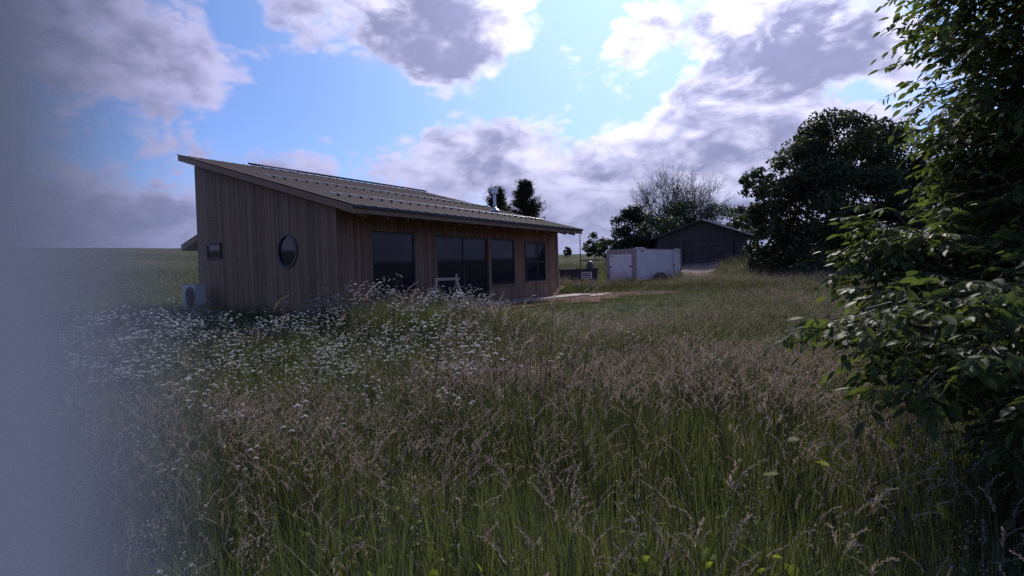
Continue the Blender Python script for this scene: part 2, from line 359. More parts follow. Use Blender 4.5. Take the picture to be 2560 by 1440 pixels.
# wall core
core = MB(); zt = lambda y: rz(y)-.30
y0, y1 = FY+.05, BY-.05; x0, x1 = GX+.05, EX-.05
core.hexa([(x0, y0, ZB-.15), (x1, y0, ZB-.15), (x1, y1, ZB-.15), (x0, y1, ZB-.15), (x0, y0, zt(y0)), (x1, y0, zt(y0)), (x1, y1, zt(y1)), (x0, y1, zt(y1))])
wallo = core.build('wall', 'core', H)
BW = .115
def board(axis, c, za, zb, side, zb2=None):   # one vertical siding board; axis 'x' runs along the front/back wall
    b = MB(); h = BW/2-.004; d = random.uniform(-.004, .004)
    zb2 = zb if zb2 is None else zb2
    if axis == 'x':
        f0, f1 = (FY-.005+d, FY+.045) if side == 'f' else (BY-.045, BY+d)
        b.hexa([(c-h, f0, za), (c+h, f0, za), (c+h, f1, za), (c-h, f1, za), (c-h, f0, zb), (c+h, f0, zb), (c+h, f1, zb), (c-h, f1, zb)])
    else:
        f0, f1 = (GX-.005+d, GX+.045) if side == 'g' else (EX-.045, EX+d)
        b.hexa([(f0, c-h, za), (f1, c-h, za), (f1, c+h, za), (f0, c+h, za), (f0, c-h, zb), (f1, c-h, zb), (f1, c+h, zb2), (f0, c+h, zb2)])
    return b.build('board', 'cedar', H)
# window openings: front facade x0,x1,z0,z1 ; gable
FW = [(1.60, 3.42, .40, 2.36), (4.45, 7.30, .04, 2.34), (7.52, 9.16, .50, 2.34), (9.98, 11.62, .58, 2.31)]
x = GX+BW/2
while x < EX:
    top = zt(FY)-.02
    spans = [(ZB, top)]
    for (a, b_, c, d) in FW:
        if a-BW*.45 < x < b_+BW*.45:
            spans = [(ZB, c-.02), (d+.02, top)]
    for za, zb in spans:
        if zb-za > .06: board('x', x, za, zb, 'f')
    x += BW
RW = (3.77, 1.85, .52); SW = (8.0, 9.03, 1.80, 2.35)
y = FY+BW/2
while y < BY:
    zl, zr = zt(y-BW/2)-.02, zt(y+BW/2)-.02
    dy = min(abs(y-RW[0]-BW/2), abs(y-RW[0]+BW/2), abs(y-RW[0]))
    if abs(y-RW[0]) < RW[2]:
        hh = math.sqrt(RW[2]**2-(y-RW[0])**2)
        board('y', y, ZB, RW[1]-hh, 'g'); board('y', y, RW[1]+hh, zl, 'g', zr)
    elif SW[0]-BW*.4 < y < SW[1]+BW*.4:
        board('y', y, ZB, SW[2]-.02, 'g'); board('y', y, SW[3]+.02, zl, 'g', zr)
    else: board('y', y, ZB, zl, 'g', zr)
    y += BW
# far end and back: wide sheathing panels, out of sight from the meadow
for k in range(30):
    yy = FY+BW+k*BW*2
    if yy > BY-BW: break
    b = MB().hexa([(EX-.045, yy-BW+.004, ZB), (EX, yy-BW+.004, ZB), (EX, yy+BW-.004, ZB), (EX-.045, yy+BW-.004, ZB), (EX-.045, yy-BW+.004, zt(yy-BW)-.02), (EX, yy-BW+.004, zt(yy-BW)-.02), (EX, yy+BW-.004, zt(yy+BW)-.02), (EX-.045, yy+BW-.004, zt(yy+BW)-.02)]); b.build('board', 'cedar', H)
k = 0; x = GX+BW
while x < EX-BW:
    MB().box(x-BW+.004, x+BW-.004, BY-.045, BY, ZB, zt(BY)-.02).build('board', 'cedar', H); x += 2*BW
# corner boards
MB().box(GX-.03, GX+.10, FY-.032, FY-.008, ZB, zt(FY)-.03).build('corner_board', 'cedar', H)
MB().box(EX-.09, EX+.03, FY-.032, FY-.008, ZB, zt(FY)-.03).build('corner_board', 'cedar', H)
# windows in the facade
def front_window(a, b_, c, d, mull=(), trans=()):
    w = MB()
    t = .055
    for q in ((a, a+t, c, d), (b_-t, b_, c, d), (a+t, b_-t, c, c+t), (a+t, b_-t, d-t, d)): w.box(q[0], q[1], FY-.02, FY+.048, q[2], q[3])
    for mx_ in mull: w.box(mx_-.025, mx_+.025, FY-.012, FY+.046, c+t+.001, d-t-.001)
    for tz in trans: w.box(a+t+.001, b_-t-.001, FY-.009, FY+.046, tz-.025, tz+.025)
    o = w.build('window', 'frame', H)
    MB().box(a+t+.001, b_-t-.001, FY+.014, FY+.03, c+t+.001, d-t-.001).build('pane', 'glass', o)
    MB().box(a-.03, b_+.03, FY-.055, FY-.01, c-.05, c-.003).build('sill', 'trim', o)
    return o
front_window(*FW[0]); front_window(*FW[1], mull=(5.9,)); front_window(*FW[2]); front_window(*FW[3], mull=(11.0,), trans=(1.46,))
MB().box(7.345, 7.475, FY-.07, FY-.012, ZB, 2.42).build('post', 'trim', H)
MB().box(3.43, 3.49, FY-.03, FY-.009, .1, 2.40).build('casing', 'trim', H); MB().box(1.53, 1.59, FY-.03, FY-.009, ZB, 2.40).build('casing', 'trim', H)
MB().box(4.37, 4.435, FY-.03, FY-.009, ZB, 2.40).build('casing', 'trim', H); MB().box(9.175, 9.24, FY-.03, FY-.009, .3, 2.40).build('casing', 'trim', H)
# round window
ring = MB(); n = 40
for r_, xo in ((RW[2]+.035, GX+.03), (RW[2]+.035, GX-.04), (RW[2]-.055, GX-.04), (RW[2]-.055, GX+.03)):
    ring.v += [(xo, RW[0]+r_*math.cos(2*math.pi*k/n), RW[1]+r_*math.sin(2*math.pi*k/n)) for k in range(n)]
for a in range(4):
    for k in range(n): ring.f.append((a*n+k, a*n+(k+1) % n, ((a+1) % 4)*n+(k+1) % n, ((a+1) % 4)*n+k))
rw = ring.build('round_window', 'frame', H)
pn = MB(); pn.v = [(GX+.028, RW[0]+(RW[2]-.05)*math.cos(2*math.pi*k/n), RW[1]+(RW[2]-.05)*math.sin(2*math.pi*k/n)) for k in range(n)]+[(GX+.012, RW[0]+(RW[2]-.05)*math.cos(2*math.pi*k/n), RW[1]+(RW[2]-.05)*math.sin(2*math.pi*k/n)) for k in range(n)]
pn.f = [tuple(range(n)), tuple(range(2*n-1, n-1, -1))]+[(k, n+k, n+(k+1) % n, (k+1) % n) for k in range(n)]
pn.build('pane', 'glass', rw)
# small square window
w = MB(); a, b_, c, d = SW; t = .05
for q in ((a, a+t, c, d), (b_-t, b_, c, d), (a+t, b_-t, c, c+t), (a+t, b_-t, d-t, d)): w.box(GX-.03, GX+.048, q[0], q[1], q[2], q[3])
sw = w.build('window', 'frame', H); MB().box(GX+.012, GX+.03, a+t+.001, b_-t-.001, c+t+.001, d-t-.001).build('pane', 'glass', sw)
# roof: deck, panels, seams, fascias
TH = .235
deck = MB()
def slab(b, xa, xb, ya, yb, lo, hi):
    b.hexa([(xa, ya, rz(ya)-lo), (xb, ya, rz(ya)-lo), (xb, yb, rz(yb)-lo), (xa, yb, rz(yb)-lo), (xa, ya, rz(ya)-hi), (xb, ya, rz(ya)-hi), (xb, yb, rz(yb)-hi), (xa, yb, rz(yb)-hi)])
slab(deck, .04, L_-.04, .04, W_-.04, TH-.03, .03)
roof = deck.build('roof', 'soffit', H)
npan = 31; pw = (L_+.06)/npan
for k in range(npan):
    b = MB(); xa = -.03+k*pw
    slab(b, xa+.003, xa+pw-.003, -.05, W_+.02, .025, 0.0); b.build('roof_panel', 'roof', roof)
for k in range(npan+1):
    b = MB(); xa = -.03+k*pw; 
    slab(b, xa-.009, xa+.009, -.052, W_+.018, .001, -.014); b.build('seam', 'roof', roof)
b = MB(); slab(b, -.012, .036, -.02, W_+.01, TH, .028); b.build('rake_fascia', 'trim', roof)
b = MB(); slab(b, L_-.036, L_+.012, -.02, W_+.01, TH, .028); b.build('rake_fascia', 'trim', roof)
MB().box(.040, L_-.040, -.015, .036, EZ-TH+.01, EZ-.026).build('eave_fascia', 'trim', roof)
MB().box(.040, L_-.040, W_-.036, W_+.008, rz(W_)-TH, rz(W_)-.03).build('eave_fascia', 'trim', roof)
MB().box(-.03, L_+.03, -.075, -.053, EZ-.09, EZ-.012).build('drip_edge', 'darkmetal', roof)
b = MB(); slab(b, 2.72, L_+.02, W_-.30, W_+.06, -.042, -.115); b.build('ridge_cap', 'roof', roof)
b = MB(); slab(b, 3.0, 4.6, W_-.52, W_-.36, -.042, -.075); b.build('ridge_vent', 'galv', roof)
for yy in (5.1, 1.68):                          # snow rails with their clamps
    b = MB()
    b.tube([(.5, yy, rz(yy)+.085), (L_-.5, yy, rz(yy)+.085)], .016, 8)
    o = b.build('snow_rail', 'galv', roof)
    for k in range(1, npan):
        xx = -.03+k*pw
        if .5 < xx < L_-.5: MB().box(xx-.018, xx+.018, yy-.03, yy+.03, rz(yy)+.012, rz(yy)+.07).build('clamp', 'darkmetal', o)
# soffit rafters under the eave
for k in range(16):
    xx = .5+k*(L_-1)/15
    b = MB(); slab(b, xx-.022, xx+.022, .09, FY-.02, TH+.10, TH-.028); b.build('rafter_tail', 'soffit', roof)
# chimney
cx, cy = 10.38, 3.13; cz_ = rz(cy)
ch = MB().lathe([(.075, .0), (.075, .86)], 16, (cx, cy, cz_)).build('chimney_pipe', 'galv', roof, smooth=False)
MB().lathe([(.26, -.02), (.24, .03), (.17, .10), (.10, .16), (.085, .19)], 20, (cx, cy, cz_+.02)).build('flashing', 'galv', ch, smooth=True)
MB().lathe([(.155, .82), (.165, .83), (.165, 1.03), (.15, 1.06), (.02, 1.09)], 18, (cx, cy, cz_)).build('chimney_cap', 'galv', ch)
MB().lathe([(.12, .30), (.12, .325), (.08, .33)], 18, (cx, cy, cz_)).build('storm_collar', 'galv', ch)
# rear lean-to
lt = MB().hexa([(GX+1.0, BY+.002, ZB), (GX+4, BY+.002, ZB), (GX+4, 11.4, ZB), (GX+1.0, 11.4, ZB), (GX+1.0, BY+.002, 2.85), (GX+4, BY+.002, 2.85), (GX+4, 11.4, 2.25), (GX+1.0, 11.4, 2.25)]).build('lean_to', 'cedar', H)
MB().hexa([(GX+.5, BY+.004, 2.92), (GX+4.4, BY+.004, 2.92), (GX+4.4, 12.35, 2.30), (GX+.5, 12.35, 2.30), (GX+.5, BY+.004, 3.16), (GX+4.4, BY+.004, 3.16), (GX+4.4, 12.35, 2.55), (GX+.5, 12.35, 2.55)]).build('lean_to_roof', 'trim', lt)
# floodlight under the high eave
fl = MB().box(GX+.1, GX+.24, BY+.03, BY+.24, 5.02, 5.09); fl.box(GX+.14, GX+.2, BY, BY+.06, 5.00, 5.07); fl.build('wall_lamp', 'darkmetal', H)
# rain chain
rc = thing('rain_chain', 'dark metal rain chain hanging from the eave corner of the cedar house', 'rain chain', hw(L_-.12, .03, EZ-TH))
for k in range(22):
    z = -.03-k*.118
    MB().lathe([(.012, 0), (.034, -.025), (.018, -.085), (.008, -.118)], 8, (0, 0, z)).build('link', 'darkmetal', rc)
# porch slab and the boards lying on its edge
ps = MB()
PX0, PX1, PY0, PY1 = 2.3, 14.2, .0, FY-.05
sl_n = 6
porch = thing('porch_slab', 'pale concrete porch slab along the glazed side of the cedar house', 'porch', hw(PX0, PY0, -.20), math.pi/2-AZH)
for k in range(sl_n):
    wq = (PX1-PX0)/sl_n
    MB().box(k*wq+.004, (k+1)*wq-.004, 0, PY1-PY0, -.15, .075+random.uniform(-.004, .004)).build('concrete_panel', 'concrete', porch)
MB().box(.05, PX1-PX0-.05, .05, PY1-PY0-.05, -.2, .06).build('base', 'concrete', porch)

# heat pump
hp = thing('heat_pump', 'grey outdoor heat pump unit with round fan grille beside the house end wall', 'heat pump', hw(-.52, 8.1, -.14), math.pi/2-AZH)
b = MB().box(0, .36, 0, .95, .14, 1.02); b.build('casing', 'hp', hp)
b = MB()
for k in range(7):
    r_ = .06+k*.05
    b.tube([(-.012, .36+r_*math.cos(q*2*math.pi/24), .58+r_*math.sin(q*2*math.pi/24)) for q in range(25)], .006, 4, False)
for k in range(8):
    b.tube([(-.012, .36, .58), (-.012, .36+.36*math.cos(k*math.pi/4), .58+.36*math.sin(k*math.pi/4))], .006, 4)
b.build('fan_grille', 'darkmetal', hp)
b = MB(); b.tube([(-.003, .36, .58), (.001, .36, .58)], .37, 24); b.build('fan_opening', 'black', hp)
MB().box(-.012, .372, -.012, .962, 1.02, 1.045).build('top_cover', 'hp', hp)
for yy in (.1, .78): MB().box(-.03, .4, yy, yy+.08, 0, .14).build('foot', 'darkmetal', hp)
for k in range(9): MB().box(.05, .31, -.006, 0.001, .25+k*.08, .29+k*.08).build('louvre', 'hp', hp)

# sawhorse
SHP = hw(4.0, .40, -.125)
sh = thing('sawhorse', 'wooden sawhorse with splayed legs standing on the porch slab', 'sawhorse', SHP, R(24))
MB().box(-.42, .46, -.045, .045, .90, .99).build('top_beam', 'rawwood', sh)
for sx in (-1, 1):
    for sy in (-1, 1):
        MB().bar((sx*.34, sy*.035, .93), (sx*.34+.22*sx, sy*.42, .0), .036, .07, (1, 0, 0)).build('leg', 'rawwood', sh)
    MB().bar((sx*.45, -.22, .45), (sx*.45, .22, .45), .03, .07).build('spreader', 'rawwood', sh)
MB().box(-.455, -.422, -.10, .10, .80, 1.00).build('gusset', 'rustywood', sh); MB().box(.33, .39, -.03, .03, .99, 1.12).build('stop_block', 'rawwood', sh)
# pieces of lumber on the porch
pl = MB().box(0, 2.6, 0, .14, 0, .04).build('loose_plank', 'rawwood', None, hw(4.4, .30, -.121)); pl.rotation_euler = (0, 0, math.pi/2-AZH+.01); tag(pl, 'single pale plank lying along the porch slab by the sawhorse', 'plank')
for k, (lx, ly, ln, an) in enumerate(((13.0, -.35, 1.8, .42), (12.2, -.75, 1.5, .50))):
    c = hw(lx, ly); q = MB().box(0, ln, 0, .18, 0, .05).build('lumber_board', 'rawwood', None, (c.x, c.y, max(ground(c.x, c.y), ground(c.x+ax.x*ln, c.y+ax.y*ln))+.035)); q.rotation_euler = (0, 0, math.pi/2-AZH+an-.5)
    tag(q, ('pale board lying on bare soil past the porch end', 'shorter pale board on bare soil nearer the black bin')[k], 'board')

# ------------------------------------------------------------------ black bin with sign, covered shape
p0 = at(1446, 722, 35.5); gx, gy = p0.x, p0.y; gz = ground(gx, gy)
dm = thing('dumpster', 'black steel waste bin with a pale sign beside the white trailer', 'waste bin', (gx, gy, gz-.02), R(-4)); dm.scale = (1.15, 1.15, 1.12)
MB().hexa([(-1.0, -.6, .08), (1.0, -.6, .08), (1.0, .6, .08), (-1.0, .6, .08), (-1.08, -.62, 1.10), (1.08, -.62, 1.10), (1.08, .75, 1.10), (-1.08, .75, 1.10)]).build('body', 'black', dm)
b = MB().box(-1.13, 1.13, -.68, -.62, 1.03, 1.12); b.box(-1.13, -1.08, -.62, .8, 1.03, 1.12); b.box(1.08, 1.13, -.62, .8, 1.03, 1.12); b.build('rim', 'darkmetal', dm)
for sx in (-.8, -.27, .27, .8): MB().box(sx-.03, sx+.03, -.68, -.60, .1, 1.03).build('rib', 'darkmetal', dm)
for sx in (-.9, .9): MB().box(sx-.12, sx+.12, -.5, .5, 0, .08).build('skid', 'darkmetal', dm)
sg = MB().box(.12, .74, -.71, -.685, .52, .93).build('sign_plate', 'sign', dm)
b = MB().box(.18, .68, -.716, -.711, .82, .87); b.box(.22, .64, -.716, -.711, .70, .78); b.box(.18, .68, -.716, -.711, .58, .62); b.build('sign_print', 'signprint', sg)
MB().box(-1.02, -.15, -.70, -.62, 1.125, 1.16).build('lid_edge', 'whitepaint', dm)
cv = at(1476, 690, 37.2); b = MB().lathe([(.36, 0), (.36, .7), (.34, 1.15), (.27, 1.45), (.16, 1.64), (.05, 1.70)], 14)
for i, v in enumerate(b.v): b.v[i] = (v[0]*(1+.08*math.sin(v[2]*9+i)), v[1]*(1+.08*math.cos(v[2]*7+i*2)), v[2])
o = b.build('covered_shape', 'black', None, (cv.x, cv.y, ground(cv.x, cv.y)-.02), True); tag(o, 'dark cloth-covered upright shape standing behind the black waste bin', 'cover')

# ------------------------------------------------------------------ white trailer
c0 = at(1592, 712, 34.0); tz = ground(c0.x, c0.y)
TR = thing('cargo_trailer', 'white enclosed cargo trailer with framed rear door parked on the grass', 'trailer', (c0.x, c0.y, tz), R(-47))
# local: x to the left along the rear (rear face y=0 looks -y), length along +y is turned so that the side shows to the right
TW, TL, Z0, Z1 = 2.28, 5.5, .42, 2.42
MB().box(-TW, 0, .03, TL, Z0, Z1).build('body', 'whitepaint', TR)
def tbar(n_, *a): return MB().box(*a).build(n_, 'trailertrim', TR)
tbar('frame_post', -TW-.02, -TW+.14, -.02, .029, Z0-.12, Z1+.02); tbar('frame_post', -.30, .012, -.02, .029, Z0-.12, Z1+.02)
tbar('header', -TW+.14, -.30, -.02, .029, Z1-.24, Z1+.02); tbar('rear_sill', -TW+.14, -.30, -.04, .029, Z0-.15, Z0+.04)
rd = MB().box(-TW+.17, -.33, -.012, .028, Z0+.05, Z1-.27).build('rear_door', 'whitepaint', TR)
for q in ((-TW+.145, -TW+.168), (-.328, -.305)): MB().box(q[0], q[1], -.018, .02, Z0+.05, Z1-.25).build('seal', 'black', rd)
MB().box(-TW+.168, -.328, -.018, .02, Z1-.268, Z1-.25).build('seal', 'black', rd)
for sx in (-TW+.16, -.52): MB().box(sx, sx+.22, -.045, -.012, 1.30, 1.36).build('latch', 'black', rd)
MB().box(-TW+.25, -TW+.55, -.018, -.012, Z1-.42, Z1-.39).build('marker', 'black', rd)
for k in range(5): MB().box(-TW+.3+k*.36, -TW+.36+k*.36, -.03, -.02, Z1-.10, Z1-.06).build('marker_light', 'black', TR)
MB().box(-TW-.03, .03, .03, TL+.02, Z1, Z1+.03).build('roof_trim', 'galv', TR)
for k in range(4):
    MB().box(0.0, .012, .45+k*1.17, .45+(k+1)*1.17-.012, Z0+.02, Z1-.04).build('side_panel', 'whitepaint', TR)
sd = MB().box(.012, .03, TL-1.05, TL-.38, Z0+.1, Z1-.16).build('side_door', 'whitepaint', TR)
for q in ((TL-1.085, TL-1.052), (TL-.378, TL-.345)): MB().box(.012, .026, q[0], q[1], Z0+.1, Z1-.13).build('seal', 'black', sd)
MB().box(.012, .026, TL-1.05, TL-.38, Z1-.158, Z1-.13).build('seal', 'black', sd)
MB().box(.03, .07, TL-1.02, TL-.96, 1.3, 1.42).build('handle', 'black', sd)
MB().box(.012, .03, .55, .85, Z1-.14, Z1-.09).build('marker_light', 'black', TR)
MB().box(0, .014, TL-.12, TL+.01, Z0, Z1-.001).build('corner_trim', 'galv', TR)
fd = MB()
for k in range(9):
    a0 = math.pi*k/9; a1 = math.pi*(k+1)/9
    fd.hexa([(.015, 2.55+.62*math.cos(a0), .42+.42*math.sin(a0)), (.25, 2.55+.62*math.cos(a0), .42+.42*math.sin(a0)), (.25, 2.55+.62*math.cos(a1), .42+.42*math.sin(a1)), (.015, 2.55+.62*math.cos(a1), .42+.42*math.sin(a1)),
             (.015, 2.55+.66*math.cos(a0), .42+.46*math.sin(a0)), (.25, 2.55+.66*math.cos(a0), .42+.46*math.sin(a0)), (.25, 2.55+.66*math.cos(a1), .42+.46*math.sin(a1)), (.015, 2.55+.66*math.cos(a1), .42+.46*math.sin(a1))])
fd.build('fender', 'darkmetal', TR)
for xx in (.02, -TW-.22):
    wv = MB().tube([(xx, 2.55, .33), (xx+.2, 2.55, .33)], .33, 20).build('wheel', 'black', TR); MB().tube([(xx+.201, 2.55, .33), (xx+.206, 2.55, .33)], .18, 16).build('rim', 'galv', wv)
vt = MB().hexa([(-1.1, 1.6, Z1+.03), (-.6, 1.6, Z1+.03), (-.6, 2.1, Z1+.03), (-1.1, 2.1, Z1+.03), (-1.12, 1.57, Z1+.18), (-.62, 1.57, Z1+.16), (-.62, 2.1, Z1+.10), (-1.12, 2.1, Z1+.10)]); vt.build('roof_vent', 'sign', TR)
MB().box(-.30, -.06, TL-.3, TL-.08, Z1+.03, Z1+.08).build('corner_bracket', 'whitepaint', TR)
MB().bar((-TW/2, TL, .45), (-TW/2, TL+1.2, .45), .1).build('tongue', 'darkmetal', TR); MB().bar((-TW/2, TL+1.0, .0), (-TW/2, TL+1.0, .5), .07).build('jack', 'darkmetal', TR)
MB().box(-TW+.1, -.1, .1, TL-.1, .30, .42).build('chassis', 'darkmetal', TR)

# ------------------------------------------------------------------ garage behind
gc = at(1755, 660, 52); gz = ground(gc.x, gc.y)-.1
GA = thing('garage', 'dark weathered gabled garage with wide door behind the trailer', 'garage', (gc.x, gc.y, gz), R(-6))
GW, GE, GP, GD = 4.2, 2.75, 4.25, 9.
b = MB(); b.v = [(-GW, 0, 0), (GW, 0, 0), (GW, 0, GE), (0, 0, GP), (-GW, 0, GE), (-GW, GD, 0), (GW, GD, 0), (GW, GD, GE), (0, GD, GP), (-GW, GD, GE)]
b.f = [(0, 1, 2, 3, 4), (9, 8, 7, 6, 5), (1, 6, 7, 2), (0, 4, 9, 5), (2, 7, 8, 3), (3, 8, 9, 4)]
b.build('wall', 'core', GA)
k = 0; xx = -GW+.14
DX0, DX1, DZ = -1.6, 2.9, 2.2
while xx < GW:
    top = GP-(GP-GE)*abs(xx)/GW-.02; za = DZ+.12 if DX0-.1 < xx < DX1+.1 else 0
    MB().hexa([(xx-.13, -.03, za), (xx+.13, -.03, za), (xx+.13, 0, za), (xx-.13, 0, za)]+[(xx+s*.13, yv, GP-(GP-GE)*abs(xx+s*.13)/GW-.03) for yv, s in ((-.03, -1), (-.03, 1), (0, 1), (0, -1))]).build('siding_board', 'garage', GA); xx += .27
gd = MB().box(DX0, DX1, -.012, -.002, 0, DZ).build('door', 'garage', GA)
for k in range(4):
    for j in range(6):
        wq = (DX1-DX0)/6; MB().box(DX0+j*wq+.04, DX0+(j+1)*wq-.04, -.035, -.012, .04+k*DZ/4, (k+1)*DZ/4-.03).build('door_panel', 'garage', gd)
MB().box(DX0-.1, DX1+.1, -.05, -.002, DZ+.005, DZ+.10).build('door_header', 'garage', GA)
for s in (-1, 1):
    sl_ = (GP-GE)/GW; e = GW+.55
    b = MB().hexa([(0, -.5, GP+.01), (s*e, -.5, GP-sl_*e+.01), (s*e, GD+.4, GP-sl_*e+.01), (0, GD+.4, GP+.01), (0, -.5, GP+.14), (s*e, -.5, GP-sl_*e+.14), (s*e, GD+.4, GP-sl_*e+.14), (0, GD+.4, GP+.14)]); ro = b.build('roof', 'garageroof', GA)
    b = MB().hexa([(0, -.54, GP-.03), (s*e, -.54, GP-sl_*e-.03), (s*e, -.503, GP-sl_*e-.03), (0, -.503, GP-.03), (0, -.54, GP+.15), (s*e, -.54, GP-sl_*e+.15), (s*e, -.503, GP-sl_*e+.15), (0, -.503, GP+.15)]); b.build('bargeboard', 'sunlittrim' if s > 0 else 'garage', ro)  # right bargeboard coloured as sunlit, left one kept as dark siding

# ------------------------------------------------------------------ trees
def rand_unit(n):
    v = rng.normal(size=(n, 3)); return v/np.linalg.norm(v, axis=1)[:, None]
def leaf_cloud(centres, normals, size, jitter=.9, aspect=.6):
    """diamond leaves (4 verts, folded) at centres, facing roughly along normals"""
    n = len(centres); nr = normals+rng.normal(size=(n, 3))*jitter; nr /= np.linalg.norm(nr, axis=1)[:, None]
    t = np.cross(nr, rand_unit(n)); t /= np.linalg.norm(t, axis=1)[:, None]+1e-9; b = np.cross(nr, t)
    s = size*(.6+.8*rng.random(n))[:, None]
    V = np.empty((n, 4, 3)); V[:, 0] = centres-t*s*.5; V[:, 1] = centres+b*s*aspect*.5+nr*s*.08; V[:, 2] = centres+t*s*.5; V[:, 3] = centres-b*s*aspect*.5+nr*s*.08
    F = np.arange(n*4).reshape(n, 4); return V.reshape(-1, 3), F
def lobed_tree(name, label, base, lobes, nleaf, size, m='maple', trunk=.35, group=None, cat='tree', sub=26, cf=(.15, .20)):
    base = Vector(base); T = thing(name, label, cat, base, 0, group)
    Cs, Ns = [], []
    vols = np.array([(l[3]*l[4]*l[5])**.67 for l in lobes]); vols /= vols.sum()
    for l, f in zip(lobes, vols):
        c = np.array(l[:3]); rr = np.array(l[3:6])
        # secondary clumps over the lobe's shell and inside it
        ks = sub; u = rand_unit(ks); u[:, 2] = np.where(u[:, 2] < -.55, -u[:, 2], u[:, 2])
        cc = c+u*rr*(.62+.38*rng.random((ks, 1))**.5); cr = rr.mean()*(cf[0]+cf[1]*rng.random(ks))
        per = max(3, int(nleaf*f/ks))
        for q in range(ks):
            v = rand_unit(per); p_ = cc[q]+v*cr[q]*(rng.random((per, 1))**.45)*np.array([1.15, 1.15, .85]); Cs.append(p_); Ns.append(v*.6+np.array([0, 0, .5]))
    V, F = leaf_cloud(np.concatenate(Cs), np.concatenate(Ns), size)
    o = link('crown', np_mesh('crown', V, F, m), T)
    b = MB(); top = max(l[2] for l in lobes)
    b.tube([(0, 0, -.2), (.05*top, 0, top*.25), (0, .02*top, top*.55), (0, 0, top*.9)], [trunk, trunk*.8, trunk*.5, trunk*.12], 9)
    for l in lobes: b.tube([(0, 0, min(top*.3, l[2]*.6)), (l[0]*.5, l[1]*.5, l[2]*.75), (l[0], l[1], l[2])], [trunk*.4, trunk*.25, trunk*.06], 6)
    b.build('trunk', 'bark', T, smooth=True)
    return T
def gpt(px, depth, dz=0.):
    d = pdir(px, 690); x = d.x/d.y*depth; return Vector((x, depth, ground(x, depth)+dz))
# the big dark tree: lobes from picture positions at its depth
def lobes_px(base, lst, depth):
    out = []
    for (px, py, rpx, rpy, dy) in lst:
        p_ = at(px, py, depth+dy)-base; k = (depth+dy)/FPX; out.append((p_.x, p_.y, p_.z, rpx*k, rpx*k*.9, rpy*k))
    return out
B = gpt(2090, 38)
lobed_tree('broadleaf_tree', 'huge dark round-crowned broadleaf tree beside the gravel drive', B, lobes_px(B, [
    (2110, 390, 115, 110, 0), (2025, 440, 90, 90, -1), (2190, 430, 110, 110, 1), (1960, 525, 80, 80, 0), (2080, 540, 160, 130, -2), (2220, 540, 120, 140, 1), (1895, 465, 42, 42, .5), (1910, 555, 60, 50, 1),
    (1940, 620, 70, 60, 0), (2060, 640, 140, 75, -2), (2200, 660, 140, 80, -1), (2330, 560, 110, 150, 2), (2290, 660, 110, 90, 1)], 38), 90000, .25, 'maple', .45, sub=52)
def bush(px, py, rpx, rpy, depth, label, name='shrub', n=3500, size=.24, m='shrub', cat='shrub', group=None, sub=14):
    B = gpt(px, depth); k = depth/FPX; zc = at(px, py, depth).z-B.z
    L1 = [(0, 0, zc, rpx*k, rpx*k*.8, rpy*k), (-.45*rpx*k, .3, zc*.72, rpx*k*.6, rpx*k*.5, rpy*k*.7), (.5*rpx*k, -.2, zc*.68, rpx*k*.55, rpx*k*.5, rpy*k*.65), (.1*rpx*k, 0, zc*.4, rpx*k*.85, rpx*k*.7, rpy*k*.6)]
    return lobed_tree(name, label, B, L1, n, size, m, .09, group, cat, sub, (.26, .26))
bush(1583, 580, 44, 60, 56, 'tall narrow dark tree beside the garage, below the bare tree', 'narrow_tree', 9000, .26, 'conifer', 'tree', sub=22)
bush(1655, 590, 62, 48, 60, 'dark bushy shrub against the garage roof below the bare tree', n=7000)
bush(1700, 562, 58, 60, 63, 'dark rounded tree growing up through the bare branches', 'rounded_tree', 8000, .26, cat='tree')
bush(1800, 560, 55, 42, 66, 'greener bushy tree peeking over the garage roof', 'bushy_tree', 6000, cat='tree')
bush(1868, 560, 46, 44, 58, 'dark shrub between the garage roof and the huge dark tree', n=4000)
bush(1530, 616, 30, 20, 60, 'low dark shrub beside the narrow tree behind the trailer', n=2500)
bush(1488, 608, 26, 26, 75, 'small loose-leaved tree standing alone in the far field', 'field_tree', 1600, .34, cat='tree', sub=10)
bush(1421, 628, 9, 9, 85, 'tiny round bush on the field crest beside the house corner', n=700, size=.3, sub=8)
bush(1925, 672, 60, 28, 40, 'low dark shrub at the foot of the huge dark tree by the drive', n=6000, size=.2)
bush(2030, 700, 70, 30, 34, 'broad dark undergrowth shrub in the shade of the huge dark tree', n=7000, size=.18)
bush(2150, 720, 80, 40, 30, 'dark undergrowth shrub between the huge dark tree and the leafy ash', n=8000, size=.17)
